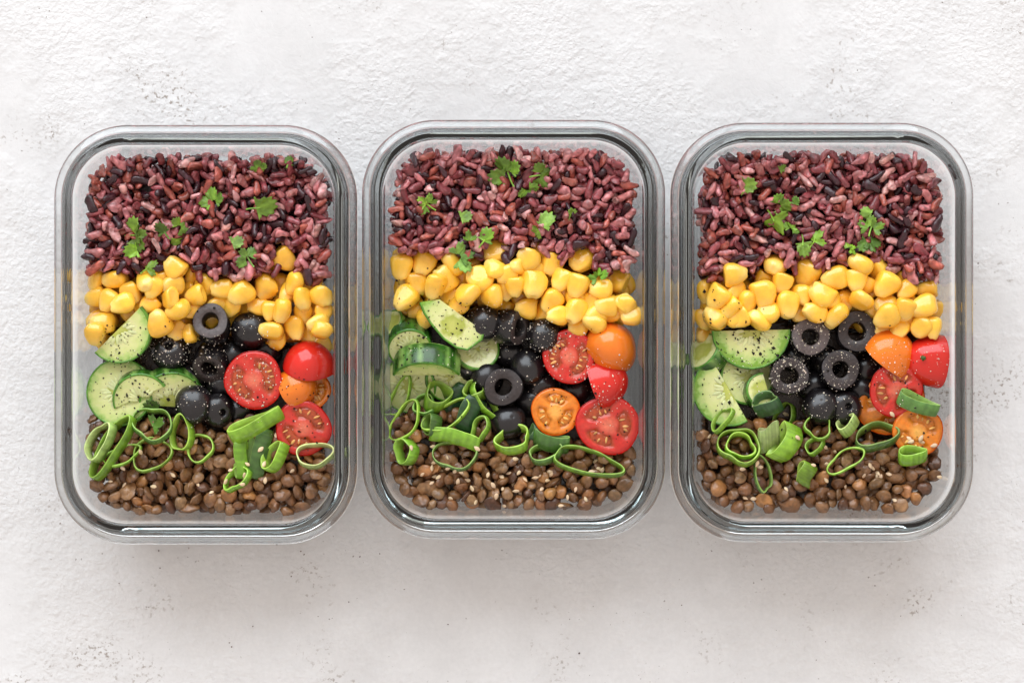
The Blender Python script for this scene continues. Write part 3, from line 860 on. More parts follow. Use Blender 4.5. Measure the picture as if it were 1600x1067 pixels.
hm, hp = moon(50)
C_ = {
 'left': [
  ("whole round cucumber slice against the left wall, lowest, in the left box", 189, 613, 42, *moon(52, 0, 360, 40), 7, (-.10, .06, 1), 0, (0, 350)),
  ("cucumber slice partly under a shiny olive in the left box", 268, 622, 40, *moon(50, -10, 190, 26), 9, (.16, -.42, .9), -6, (30, 160)),
  ("cucumber half slice leaning on the round slice in the left box", 222, 622, 44.5, *moon(44, 10, 175, 24), 7, (.02, -.34, .94), 22, (20, 170)),
  ("peppered cucumber half moon leaning on the corn, topmost, in the left box", 186, 514, 50, *moon(52, 0, 180, 26), 6, (-.10, -.14, 1), -136, (10, 180))],
 'middle': [
  ("pale cucumber slice half covered by the striped one, in the middle box", 640, 600, 38, *moon(44, 0, 360, 30), 7, (-.2, -.3, .9), 0, (0, 350)),
  ("small pale cucumber piece beside the dark scallion strips, in the middle box", 700, 588, 39, *moon(38, 0, 360, 30), 7, (.3, -.2, .9), 0, (0, 350)),
  ("short dark cucumber stub at the left wall under corn, in the middle box", 618, 512, 40, *moon(24, 0, 360, 24), 9, (-.6, .5, .6), 0, (0, 0)),
  ("dim cucumber slice lying low between wedge and olives, in the middle box", 745, 548, 39, *moon(34, 0, 360, 24), 6, (.1, .35, .9), 0, (0, 350)),
  ("blocky cucumber piece with striped peel at the left wall of the middle box", 640, 534, 43, *moon(34, 0, 360, 30), 14, (.05, -.50, .85), 0, (0, 350)),
  ("cucumber slice standing on edge, striped peel up, in the middle box", 668, 578, 43, *moon(54, 20, 165, 22), 12, (-.02, -.86, .50), 0, (0, 0)),
  ("long peppered cucumber wedge pointing at the olives, in the middle box", 706, 508, 49, [(-50, 36), (-20, 41), (50, -10), (46, -22), (24, -38), (6, -34), (-14, -20), (-34, 4), (-44, 20)], {2, 3, 4, 5, 6, 7, 8}, 11, (.06, -.05, 1), 0, (0, 0))],
 'right': [
  ("dark green cucumber end at the left wall behind the half moons, in the right box", 1105, 556, 40, *moon(32, 0, 360, 24), 9, (-.6, .5, .5), 0, (0, 0)),
  ("cucumber slice lying low between the two half moons, in the right box", 1165, 590, 39, *moon(42, 0, 360, 30), 6, (.2, .1, 1), 0, (0, 350)),
  ("small cucumber chunk with thick peel next to the salted olive ring, in the right box", 1190, 612, 44, *moon(27, 90, 300, 20), 9, (.15, .2, 1), 0, (0, 0)),
  ("tilted cucumber half moon at the left wall, nearest the lentils, in the right box", 1140, 609, 46, *moon(56, 0, 180, 26), 7, (-.12, .02, 1), 120, (10, 180)),
  ("peppered cucumber half moon tucked under the corn, in the right box", 1173, 516, 46, *moon(60, 0, 180, 28), 7, (-.02, .02, 1), 181, (10, 180))],
}
for side in SIDES:
    for i, t in enumerate(C_[side]):
        cucumber(side, *t, seed=i + 5)

top_corn()

# ------------------------------------------------------------------ loose grains: rice and lentils
def rice_mesh(v):
    r = np.random.default_rng(300 + v)
    V, F = grid_sphere(9, 10)
    d = V.copy()
    V = spow(V, r.uniform(.72, .92))
    x = V[:, 0].copy()
    V[:, 1] *= 1 + .16 * np.sin(3 * x + r.uniform(0, 6)); V[:, 2] *= 1 + .16 * np.sin(4 * x + r.uniform(0, 6))
    V[:, 2] += r.uniform(-.7, .7) * (x ** 2 - .4); V[:, 1] += r.uniform(-.5, .5) * (x ** 2 - .4)
    if v % 3 == 0:                       # burst grain
        V[:, 1] *= 1 + .7 * np.clip(x, 0, 1); V[:, 2] *= 1 - .35 * np.clip(x, 0, 1)
    if v % 5 == 1:                       # split lengthwise
        V[:, 2] -= .7 * np.exp(-(d[:, 1] / .3) ** 2) * (d[:, 2] > 0) * (np.abs(x) < .8)
    if v % 5 == 2:                       # broken half grain
        V[:, 0] = np.clip(V[:, 0], -1, .25 + .15 * np.sin(5 * V[:, 1]))
    V += .075 * r.standard_normal(V.shape) * np.array([.4, 1, 1])
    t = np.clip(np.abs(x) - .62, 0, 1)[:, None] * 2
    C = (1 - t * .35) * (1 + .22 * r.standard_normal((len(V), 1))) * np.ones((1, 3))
    pale = (r.random((len(V), 1)) < .14)
    C = np.where(pale, C * np.array([1.35, 1.7, 1.7]), C)
    return np.array(V), F, np.clip(C, .25, 2)
def lentil_mesh(v):
    r = np.random.default_rng(500 + v)
    V, F = grid_sphere(11, 8)
    V = V[:, [2, 1, 0]]                  # poles on z so the rim is round
    rr = np.hypot(V[:, 0], V[:, 1])
    V[:, 2] *= (1 - .25 * rr)
    a = np.arctan2(V[:, 1], V[:, 0])
    V[:, :2] *= (1 + .07 * np.sin(2 * a + r.uniform(0, 6)) + .05 * np.sin(3 * a + r.uniform(0, 6)))[:, None]
    if v % 3 == 0:                       # wrinkled or split husk
        V += .11 * np.sin(V[:, [1, 2, 0]] * r.uniform(4, 7, 3) + r.uniform(0, 6, 3))
        V[:, 2] += .35 * np.sign(V[:, 0]) * (np.abs(V[:, 0]) < .25) * (V[:, 2] > 0)
    V += .028 * r.standard_normal(V.shape)
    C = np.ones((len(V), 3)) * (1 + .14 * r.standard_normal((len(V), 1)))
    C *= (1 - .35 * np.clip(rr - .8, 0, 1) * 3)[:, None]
    F = [f[::-1] for f in F]
    return V, F, np.clip(C, .3, 1.6)
RM = [rice_mesh(v) for v in range(16)]
LM = [lentil_mesh(v) for v in range(15)]
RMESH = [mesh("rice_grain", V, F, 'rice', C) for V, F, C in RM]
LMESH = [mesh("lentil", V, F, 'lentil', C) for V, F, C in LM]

def pick(table):
    k = rng.random()
    for p, c, w in table:
        if k < p: return jit(c, .18), w
        k -= p
    return jit(table[-1][1], .18), table[-1][2]
def rice_col():
    return pick(((.20, (.045, .013, .018), "blackish"), (.27, (.23, .050, .056), "purple"), (.20, (.34, .080, .058), "reddish"),
                 (.25, (.45, .150, .152), "pinkish"), (.08, (.58, .28, .26), "pale")))
def lentil_col():
    return pick(((.54, (.205, .094, .038), "brown"), (.25, (.27, .142, .064), "tan"), (.13, (.110, .048, .024), "dark"), (.08, (.40, .18, .060), "orange")))

def core(f, zid, cellstep=4):
    """solid body under the loose grains of a zone, from the floor up to the base field"""
    sub = (slice(None, None, cellstep), slice(None, None, cellstep))
    X, Y, H, room = f.X[sub], f.Y[sub], f.base[sub], f.room[sub]
    zz = f.zone[sub]
    m = (room > .0040) & (np.isin(zz, zid))
    nj, ni = X.shape
    idx = -np.ones(X.shape, int); V = []
    for j in range(nj):
        for i in range(ni):
            if m[j, i]:
                idx[j, i] = len(V); V.append((X[j, i] + f.c[0], Y[j, i] + f.c[1], H[j, i] - .001))
    n = len(V); F = []; cnt = {}
    for j in range(nj - 1):
        for i in range(ni - 1):
            q = (idx[j, i], idx[j, i + 1], idx[j + 1, i + 1], idx[j + 1, i])
            if min(q) >= 0:
                F.append(q)
                for a, b in zip(q, q[1:] + q[:1]): cnt[(a, b)] = 1
    Vb = []
    for x, y, z in V:
        lx, ly = x - f.c[0], y - f.c[1]
        k = .90
        Vb.append((f.c[0] + lx * k, f.c[1] + ly * k, .0055))
    F2 = [tuple(n + a for a in q[::-1]) for q in F]
    F3 = [(b, a, n + a, n + b) for (a, b) in cnt if (b, a) not in cnt]
    return np.array(V + Vb), F + F2 + F3

def build_grains(side, zid, count, sems, protos, meshes, colf, mat, name, cat, bedname, bedlabel, labelf, group, zmax, margin, corecol, keep=100, skirt=520):
    f = FD[side]; PX, PY, ra, co, ve, zone = ZONE[side]
    items = []
    cells = np.argwhere((np.isin(f.zone, zid)) & (f.room > margin))
    f.ID[:] = -1
    lo = np.array(sems)
    placed = 0; tries = 0
    while placed < count and tries < count * 3:
        tries += 1
        best = None
        for _ in range(3):
            j, i = cells[rng.integers(len(cells))]
            x, y = f.xs[i] + rng.uniform(-RES, RES), f.ys[j] + rng.uniform(-RES, RES)
            sem = lo * rng.uniform(.78, 1.2, 3) * rng.uniform(.82, 1.12)
            q = Quaternion((0, 0, 1), rng.uniform(0, 6.283)) @ Quaternion((0, 1, 0), rng.normal(0, .42 if mat == 'lentil' else .55)) @ Quaternion((1, 0, 0), rng.normal(0, .7 if mat == 'lentil' else 1.5))
            Rm = qmat(q)
            z = f.rest(x, y, sem, Rm, 80 if mat == 'lentil' else 74)
            sc = z + rng.uniform(0, .004)
            if best is None or sc < best[0]: best = (sc, x, y, z, sem, q, Rm)
        _, x, y, z, sem, q, Rm = best
        if z > zmax or f.block[min(int((y + .100) / RES), f.H.shape[0] - 1), min(int((x + .070) / RES), f.H.shape[1] - 1)]: continue
        ext = math.sqrt((Rm[0] ** 2 * sem ** 2).sum()) , math.sqrt((Rm[1] ** 2 * sem ** 2).sum())
        if float(inside(np.array(x), np.array(y), max(z, .02))) < (.6 if mat == 'rice' else .42) * max(ext) + .0003: continue
        f.put(x, y, z, sem, Rm, len(items))
        items.append((x, y, z, sem, q, int(rng.integers(len(protos))), colf()))
        placed += 1
    nvis = np.bincount(f.ID[f.ID >= 0].ravel(), minlength=len(items))
    order = np.argsort(-nvis)
    indiv = set(int(k) for k in order[:keep])
    # grains pressed against the glass walls
    bnd = np.argwhere((np.isin(f.zone, zid)) & (f.room > .0005) & (f.room < .0025))
    for _ in range(skirt):
        j, i = bnd[rng.integers(len(bnd))]
        x, y = f.xs[i], f.ys[j]
        z = rng.uniform(.009, max(.012, f.base[j, i] - .001))
        k = (inside(np.array(0.), np.array(0.), z) / inside(np.array(0.), np.array(0.), .040))
        u = np.interp(z * 1000, [5, 8.6, 17, 30, 42, 52], [24, 18.6, 16.2, 14.8, 13.6, 12.6]) * .001
        sx = (HW - u - .0050) / (HW - .0150); sy = (HH - u - .0050) / (HH - .0150)
        q = Quaternion(rng.standard_normal(4)); q.normalize()
        items.append((x * sx, y * sy, z, lo * rng.uniform(.85, 1.1), q, int(rng.integers(len(protos))), colf()))
    VS, FS, CS = [], [], []; off = 0
    cv, cf = core(f, zid if mat != 'lentil' else [2, 3])
    VS.append(cv); FS += [tuple(q) for q in cf]; CS.append(np.tile(np.array(corecol), (len(cv), 1))); off = len(cv)
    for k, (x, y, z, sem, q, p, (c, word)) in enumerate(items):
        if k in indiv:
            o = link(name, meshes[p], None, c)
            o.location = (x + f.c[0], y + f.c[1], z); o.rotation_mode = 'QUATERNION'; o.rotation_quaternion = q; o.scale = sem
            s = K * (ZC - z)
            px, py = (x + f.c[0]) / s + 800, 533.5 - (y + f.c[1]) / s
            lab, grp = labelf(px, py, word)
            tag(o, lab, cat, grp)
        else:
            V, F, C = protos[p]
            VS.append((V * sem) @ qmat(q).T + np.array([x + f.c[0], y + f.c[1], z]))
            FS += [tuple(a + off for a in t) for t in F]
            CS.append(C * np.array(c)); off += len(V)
    o = link(bedname, mesh(bedname, np.concatenate(VS), FS, mat, np.concatenate(CS)))
    tag(o, bedlabel, cat, None, "stuff")

def rice_label(side):
    e = EDGE[side]
    def g(px, py, word):
        w = "by the top wall" if py < 300 else ("amid the rice" if py < 365 else "close to the corn")
        return f"{word} rice grain {w}, {third(px, e['x0'])} the {side} box", f"{word} rice grains {w} {third(px, e['x0'])} the {side} box"
    return g
def lentil_label(side):
    e = EDGE[side]
    def g(px, py, word):
        w = "by the bottom wall" if py > 765 else ("amid the lentils" if py > 715 else "close to the scallions")
        return f"{word} lentil {w}, {third(px, e['x0'])} the {side} box", f"{word} lentils {w} {third(px, e['x0'])} the {side} box"
    return g
for side in SIDES:
    build_grains(side, [0], 1150, (.0044, .00192, .00168), RM, RMESH, rice_col, 'rice', "rice_grain", "rice", "rice_bed",
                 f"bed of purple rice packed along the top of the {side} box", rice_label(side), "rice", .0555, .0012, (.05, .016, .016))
    build_grains(side, [3], 470, (.0040, .0038, .0022), LM, LMESH, lentil_col, 'lentil', "lentil", "lentils", "lentil_bed",
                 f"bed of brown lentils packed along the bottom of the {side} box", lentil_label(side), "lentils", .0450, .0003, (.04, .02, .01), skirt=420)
    f = FD[side]
    # packed kernels against the side walls and the body of the corn band
    VS, FS, CS = [], [], []
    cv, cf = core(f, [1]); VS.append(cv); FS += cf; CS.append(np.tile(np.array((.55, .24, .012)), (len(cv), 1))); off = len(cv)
    bnd = np.argwhere((f.zone == 1) & (f.room > .0005) & (f.room < .0025))
    for _ in range(110):
        j, i = bnd[rng.integers(len(bnd))]; z = rng.uniform(.010, .038)
        u = np.interp(z * 1000, [5, 8.6, 17, 30, 42, 52], [24, 18.6, 16.2, 14.8, 13.6, 12.6]) * .001
        sx = (HW - u - .0062) / (HW - .0150); sy = (HH - u - .0062) / (HH - .0150)
        km = KM[rng.integers(len(KM))]
        V = np.empty(len(km.vertices) * 3); km.vertices.foreach_get("co", V); V = V.reshape(-1, 3)
        q = Quaternion(rng.standard_normal(4)); q.normalize()
        VS.append((V * np.array([.0058, .0052, .0036])) @ qmat(q).T + np.array([f.xs[i] * sx + f.c[0], f.ys[j] * sy + f.c[1], z]))
        FS += [tuple(a + off for a in p.vertices) for p in km.polygons]; off += len(V)
        CS.append(np.tile(np.array(jit((.93, .515, .045), .1)), (len(V), 1)))
    o = link("corn_bed", mesh("corn_bed", np.concatenate(VS), FS, 'corn', np.concatenate(CS)))
    tag(o, f"bed of packed yellow corn across the {side} box", "corn", None, "stuff")

# ------------------------------------------------------------------ scallion rings
def scallion(side, label, px, py, a, b, rot, tilt, h, tone=0, dz=0, wall=.0011, seed=0, pct=72):
    f = FD[side]; r = random.Random(seed)
    tilt = max(tilt, 22)
    zt = .047; s = K * (ZC - zt)
    x, y = f.loc(px, py, zt)
    z = f.top(x, y, max(min(a, b) * s, .004), pct)
    z += h * .0005 * abs(math.cos(R_(tilt))) + b * s * math.sin(R_(tilt)) * .55 + dz * .001
    z = min(z, .058)
    w = at(px, py, z)
    out_c = [(.185, .36, .028), (.085, .190, .038), (.32, .47, .13), (.026, .074, .024)][tone]
    in_c = [(.26, .43, .05), (.16, .29, .05), (.48, .57, .22), (.06, .13, .035)][tone]
    n = 44; A = a * s; B = b * s * (1.12 if tilt < 50 else 1); H = h * .00112
    p1, p2 = r.uniform(0, 6), r.uniform(0, 6)
    V, C, F = [], [], []
    for k in range(n):
        t = 2 * math.pi * k / n
        m = 1 + .09 * math.sin(2 * t + p1) + .08 * math.sin(3 * t + p2) + .03 * math.sin(5 * t + p1)
        cx, cy_ = A * math.cos(t) * m, B * math.sin(t) * m
        nx, ny = math.cos(t) / A, math.sin(t) / B
        l = math.hypot(nx, ny); nx /= l; ny /= l
        sk = .16 * H * math.sin(t + p1) + .10 * H * math.sin(2 * t + p2)
        ww = wall * (1 + .25 * math.sin(3 * t + p1))
        st = 1 + .16 * math.sin(k * 2.4) + .08 * r.uniform(-1, 1)
        oc = np.array(out_c) * st; ic = np.array(in_c) * (1 + .05 * r.uniform(-1, 1)); ed = np.array(in_c) * 1.15 + np.array((.10, .10, .04))
        bul = .0003 * (1 if k % 2 else 0)
        for (off, zz, c) in ((ww * .35 , H / 2 - .00025, oc), (ww * .5 + bul * .5, 0, oc), (ww * .35, -H / 2 + .00025, oc),
                             (0, -H / 2, ed), (-ww * .4, -H / 2 + .0002, ic), (-ww * .5, 0, ic), (-ww * .4, H / 2 - .0002, ic), (0, H / 2, ed)):
            V.append((cx + nx * off, cy_ + ny * off, zz + sk)); C.append(c)
    for k in range(n):
        k2 = (k + 1) % n
        for e in range(8):
            e2 = (e + 1) % 8
            F.append((k * 8 + e, k * 8 + e2, k2 * 8 + e2, k2 * 8 + e))
    o = link("scallion_ring", mesh("scallion_ring", V, [t[::-1] for t in F], 'scallion', np.array(C)), None, jit((1, 1, 1), .28))
    o.location = w
    o.rotation_euler = (Matrix.Rotation(R_(rot), 3, 'Z') @ Matrix.Rotation(R_(-tilt), 3, 'X')).to_euler()
    tag(o, label, "scallion", "cut scallion rings on the lentils")

SC = {
 'left': [
  ("thin scallion loop behind the long folded ring, in the left box", 190, 712, 28, 13, 20, 15, 2.5),
  ("curled pale scallion ring at the left wall, in the left box", 157, 690, 30, 17, 62, 30, 6, 2),
  ("long narrow scallion ring leaning left of the others, in the left box", 176, 697, 52, 15, 55, 34, 5.5),
  ("wide scallion ring below the cucumber, parsley showing through it, in the left box", 238, 664, 29, 25, -10, 24, 5.5, 1),
  ("narrow upright scallion ring beside the shiny olive, in the left box", 284, 677, 26, 15, 78, 26, 5),
  ("round scallion ring lying flat on the lentils, sesame inside, in the left box", 237, 710, 28, 25, 10, 10, 3),
  ("small scallion ring right of the flat one, in the left box", 313, 700, 22, 18, 25, 14, 3),
  ("open scallion curl lowest among the green strips, in the left box", 371, 748, 24, 14, 50, 35, 4),
  ("narrow scallion strip hanging down from the wide one, in the left box", 377, 718, 26, 6, 85, 72, 6),
  ("long striped scallion strip reaching the lentils, in the left box", 404, 706, 37, 6, 73, 78, 7.5, 1),
  ("scallion ring on edge between striped strip and red tomato, in the left box", 430, 712, 26, 12, 62, 50, 6),
  ("wide folded scallion ring under the salted tomato half, in the left box", 398, 664, 42, 15, 25, 58, 7.5),
  ("pale scallion ring lying on the lower red tomato half, in the left box", 492, 711, 27, 18, 12, 24, 5, 2, 3)],
 'middle': [
  ("small dark scallion ring deep beside the pale cucumber, in the middle box", 664, 634, 18, 13, 30, 25, 5, 1),
  ("short scallion tube under the bent bright loop, in the middle box", 676, 664, 15, 12, 70, 50, 7, 1),
  ("scallion curl between dark strips and olive ring, in the middle box", 742, 612, 17, 11, 20, 40, 6),
  ("dark scallion strip rising between the loops, in the middle box", 716, 628, 30, 7, 66, 78, 9, 3),
  ("dark scallion strip behind the bright flat strip, in the middle box", 734, 648, 26, 7, 60, 74, 9, 3),
  ("thin scallion ring at the left wall by the pale cucumber, in the middle box", 625, 620, 31, 13, 68, 16, 3),
  ("oval scallion ring at the left wall framing a lentil, in the middle box", 633, 658, 35, 17, 66, 16, 3),
  ("short scallion tube lowest at the left wall, in the middle box", 635, 706, 18, 14, 80, 45, 6),
  ("scallion tube tilted open below the striped cucumber, in the middle box", 683, 620, 20, 17, -20, 46, 8),
  ("bent bright scallion loop crossing the dark strips, in the middle box", 697, 650, 44, 15, 33, 12, 3),
  ("big scallion ring on the lentils below the bright strip, in the middle box", 712, 710, 32, 23, 8, 20, 4, 1),
  ("bright striped scallion strip lying flat over the big ring, in the middle box", 713, 685, 37, 7, -15, 68, 7, 0, 2),
  ("bent scallion strip touching the open olive ring, in the middle box", 756, 626, 30, 10, -58, 42, 4),
  ("small scallion curl under the olive, sesame on it, in the middle box", 751, 670, 19, 11, 60, 32, 4),
  ("bright scallion ring standing alone over the lentils, in the middle box", 801, 688, 27, 16, 15, 38, 6),
  ("short dark scallion strip beside the bright lone ring, in the middle box", 836, 677, 14, 6, 70, 70, 6, 3),
  ("scallion strip under the orange tomato half, in the middle box", 860, 690, 30, 7, -6, 66, 8, 1),
  ("folded scallion ring left of the longest one, in the middle box", 852, 708, 27, 11, 12, 34, 5, 1),
  ("longest scallion ring stretched below the red tomato, in the middle box", 917, 722, 51, 19, -12, 20, 5)],
 'right': [
  ("thin long scallion loop pointing down into the lentils, in the right box", 1191, 740, 30, 12, -75, 16, 2.5, 1),
  ("scallion arch on the tilted cucumber half moon, in the right box", 1129, 656, 21, 12, 52, 48, 3),
  ("dark scallion tube by the cucumber chunk, in the right box", 1199, 632, 20, 14, 32, 48, 9, 3),
  ("scallion arch next to the dark tube, in the right box", 1226, 650, 22, 13, 68, 40, 4),
  ("inner scallion ring nested inside the thick one, in the right box", 1157, 698, 22, 18, 0, 14, 6, 0),
  ("thick scallion ring with another inside it, in the right box", 1155, 698, 31, 26, 0, 14, 6, 0),
  ("short square scallion strip right of the nested rings, in the right box", 1200, 684, 14, 6, 5, 72, 11, 2),
  ("scallion strip slanting up beside the square one, in the right box", 1226, 693, 31, 7, 65, 70, 9),
  ("small scallion loop hanging under the round ring, in the right box", 1273, 697, 14, 11, 50, 34, 4),
  ("round scallion ring below the wrinkled olive, in the right box", 1278, 668, 21, 16, 5, 22, 4),
  ("curled pale scallion bit between olive and big striped ring, in the right box", 1324, 664, 15, 11, 40, 46, 7, 2),
  ("striped oval scallion ring below the big orange tomato, in the right box", 1370, 682, 31, 18, 5, 36, 6, 1),
  ("thin oval scallion ring lying on the lentils, in the right box", 1322, 719, 31, 13, 27, 14, 2),
  ("short scallion tube tipped over among the lentils, in the right box", 1259, 740, 15, 8, 60, 64, 8, 0, 1),
  ("flattened scallion ring below the sesame sprinkled orange half, in the right box", 1426, 711, 22, 8, 3, 58, 6, 0, 2),
  ("dark scallion strip lying across the red tomato half, in the right box", 1434, 630, 34, 6, -20, 72, 6, 1, 5)],
}
for side in SIDES:
    for i, t in enumerate(SC[side]):
        scallion(side, *t, seed=i * 7 + len(side))

# ------------------------------------------------------------------ parsley
def leaflet_mesh(L, seed, spread=95):
    r = random.Random(seed)
    nr, na = 6, 36
    V, C = [], []
    lob = r.choice([3, 3, 5]); sk = r.uniform(-.3, .3)
    cur = r.uniform(.2, .95) * r.choice([-1, 1]); tw = r.uniform(-.5, .5)
    for lay in (0, 1):
        for i in range(nr + 1):
            t = i / nr
            for j in range(na + 1):
                th = R_(-spread + 2 * spread * j / na)
                env = .55 + .45 * math.cos(th * .85)
                lobe = abs(math.cos(th * lob / 2 * .95 + sk))
                rad = env * (.42 + .58 * lobe ** .7) * (1 + .10 * math.sin(th * 19 + seed))
                rad = L * (.06 + t * rad)
                x, y = rad * math.cos(th), rad * math.sin(th)
                z = cur * L * (.5 * (y / L) ** 2 - .55 * (x / L) ** 2 * tw) + .07 * L * math.sin(th * lob + seed) * t + .03 * L * math.cos(9 * th) * t
                V.append((x, y, z - lay * .00028))
                vein = abs(math.sin(th * lob / 2 * .95 + sk + math.pi / 2 * 0))
                C.append(np.array((.130, .235, .024)) * (1 + .35 * math.cos(th * lob + seed) * .4 + .25 * (1 - t)))
    w = na + 1; n1 = (nr + 1) * w; F = []
    for i in range(nr):
        for j in range(na):
            a = i * w + j
            F.append((a, a + w, a + w + 1, a + 1)); F.append((n1 + a, n1 + a + 1, n1 + a + w + 1, n1 + a + w))
    for j in range(na):
        a = nr * w + j; F.append((a, n1 + a, n1 + a + 1, a + 1))
    return mesh("leaflet", V, F, 'leaf', np.array(C))

def tube(pts, rad, n=6):
    V, F = [], []
    for i, p in enumerate(pts):
        d = (Vector(pts[min(i + 1, len(pts) - 1)]) - Vector(pts[max(i - 1, 0)])).normalized()
        u = d.cross(Vector((0, 0, 1)));  u = u.normalized() if u.length > 1e-6 else Vector((1, 0, 0)); v = u.cross(d)
        for k in range(n):
            a = 2 * math.pi * k / n
            V.append(tuple(Vector(p) + u * math.cos(a) * rad + v * math.sin(a) * rad))
    for i in range(len(pts) - 1):
        for k in range(n):
            F.append((i * n + k, i * n + (k + 1) % n, (i + 1) * n + (k + 1) % n, (i + 1) * n + k))
    F += [list(range(n)), [(len(pts) - 1) * n + k for k in reversed(range(n))]]
    return V, F

def parsley(side, label, px, py, size, rot, nl=1, stem=True, tone=(1, 1, 1), dz=0, seed=0):
    f = FD[side]; r = random.Random(seed * 13 + 1)
    x, y = f.loc(px, py, .05)
    s = K * (ZC - .05); L = size * s * 1.08
    z = min(f.top(x, y, L * .5, 82) + .0012 + dz * .001, .0575)
    root = link("parsley_sprig", None)
    root.location = at(px, py, z)
    root.rotation_euler = (r.uniform(-.6, .6), r.uniform(-.6, .6), R_(rot))
    tag(root, label, "parsley", "chopped parsley on the rice and corn")
    for k in range(nl):
        a = 0 if nl == 1 else (-65 + 130 * k / (nl - 1))
        l = link("leaflet", leaflet_mesh(L * (1 if nl == 1 else .72) * r.uniform(.9, 1.1), seed * 5 + k, 88), root, jit(tone, .30))
        l.location = (-L * .35 + (0 if nl == 1 else .25 * L * math.cos(R_(a))), .18 * L * math.sin(R_(a)) * (nl > 1), 0)
        l.rotation_euler = (r.uniform(-.4, .4), r.uniform(-.45, .25), R_(a))
    if stem:
        pts = [(-L * .35 - L * .9 * t, .06 * L * math.sin(3 * t), -.0006 * t) for t in np.linspace(-.25, .6, 6)]
        V, F = tube(pts, .00042)
        link("stem", mesh("parsley_stem", V, F, 'leaf', np.array((.20, .38, .05))), root, tone)

PA = {
 'left': [("tiny curly parsley leaf at the top wall, in the left box", 404, 260, 15, 100, 3, False), ("smallest parsley leaf in the top right corner of rice, in the left box", 451, 253, 12, 80, 1, True),
  ("parsley sprig in the centre of the rice, in the left box", 333, 311, 24, 95, 3, False), ("broad parsley leaf right of the centre sprig, in the left box", 410, 323, 27, 15, 1, True),
  ("large parsley leaf nearest the left wall, in the left box", 214, 366, 27, 10, 3, True), ("light green parsley leaf under the largest one, in the left box", 208, 393, 20, 200, 1, False, (1.3, 1.2, .9)),
  ("dark parsley leaf between two bright ones, in the left box", 253, 358, 20, 130, 1, True, (.6, .65, .8)), ("small feathery parsley leaf in the rice, in the left box", 283, 352, 18, 50, 3, False),
  ("small parsley leaf below the feathery one, in the left box", 275, 378, 15, 250, 1, False), ("parsley leaf touching the corn, in the left box", 234, 416, 20, 40, 1, True, (1.2, 1.15, .9)),
  ("pale oval parsley leaf in the rice, in the left box", 369, 379, 19, 25, 1, False, (1.25, 1.25, 2.5)), ("parsley sprig with a thick stem end above the corn, in the left box", 384, 400, 22, 130, 3, True, (1.05, 1.1, 1.8))],
 'middle': [("largest parsley sprig at the top of the rice, in the middle box", 790, 266, 30, 120, 3, True), ("curly parsley leaf right of the largest sprig, in the middle box", 847, 272, 22, 20, 3, True),
  ("curly parsley leaf below the largest sprig, in the middle box", 826, 299, 19, -60, 3, False), ("parsley sprig with a bare stem by the left wall, in the middle box", 664, 318, 21, 150, 3, True, (1.2, 1.2, 1)),
  ("oval parsley leaf lying on the rice, in the middle box", 726, 339, 18, 20, 1, False, (1.1, 1.1, 1.6)), ("pointed parsley leaf just above the corn, in the middle box", 760, 370, 22, 60, 1, True, (1.2, 1.2, 1)),
  ("small parsley leaf left of the pointed one, in the middle box", 733, 372, 14, 100, 1, False), ("pale round parsley leaf in the middle of the rice, in the middle box", 852, 348, 22, 60, 1, False, (1.2, 1.25, 1.8)),
  ("small parsley leaf under the pale round one, in the middle box", 838, 362, 14, 190, 1, False), ("single parsley leaf tip right of the pale one, in the middle box", 891, 333, 15, 110, 1, False, (1.2, 1.2, 1.4)),
  ("pale parsley sprig lying on the corn, in the middle box", 722, 400, 28, 20, 3, False, (1.3, 1.3, 2.6), 1), ("curly parsley leaf lying on the corn by the right wall, in the middle box", 934, 430, 18, 100, 3, False, (.85, .95, .7), 1)],
 'right': [("tiny parsley scrap near the top wall, in the right box", 1221, 264, 10, 30, 1, False), ("narrow parsley leaf by the upper left corner, in the right box", 1167, 291, 20, 0, 1, True),
  ("parsley leaf in the rice, upper of a pair, in the right box", 1222, 321, 24, 10, 3, False), ("pale parsley leaf end beside the pair, in the right box", 1243, 315, 13, 80, 1, False, (1.2, 1.25, 2.2)),
  ("bright parsley leaf in the rice, lower of a pair, in the right box", 1212, 347, 24, -50, 1, True, (1.2, 1.2, .9)), ("small feathery parsley leaf by the pair, in the right box", 1237, 356, 15, 60, 3, False),
  ("parsley leaf pointing at the corn, in the right box", 1276, 371, 21, 60, 1, True, (1.2, 1.2, .9)), ("parsley leaf touching a corn kernel, in the right box", 1256, 387, 22, -80, 1, True, (1.3, 1.25, 1.3)),
  ("pale parsley leaf at the top of the curly row, in the right box", 1356, 332, 18, 160, 1, False, (1.2, 1.25, 1.8)), ("curly parsley sprig in the rice right of centre, in the right box", 1361, 352, 22, 80, 3, True),
  ("dark parsley leaf under the curly sprig, in the right box", 1360, 382, 22, -70, 3, False, (.6, .7, .8)), ("bright parsley scrap above the corn, in the right box", 1329, 388, 13, 20, 3, False, (1.35, 1.25, .9))],
}
for side in SIDES:
    for i, t in enumerate(PA[side]):
        parsley(side, *t, seed=i + len(side) * 3)
# parsley among the vegetables of the first box
parsley('left', "dark parsley leaf on the cucumber above a wide scallion ring, in the left box", 238, 637, 22, 150, 1, False, (.45, .5, .6), 0, 77)
parsley('left', "parsley leaf lying inside the wide scallion ring, in the left box", 244, 664, 19, 30, 1, False, (.9, 1, 1.4), 0, 78)

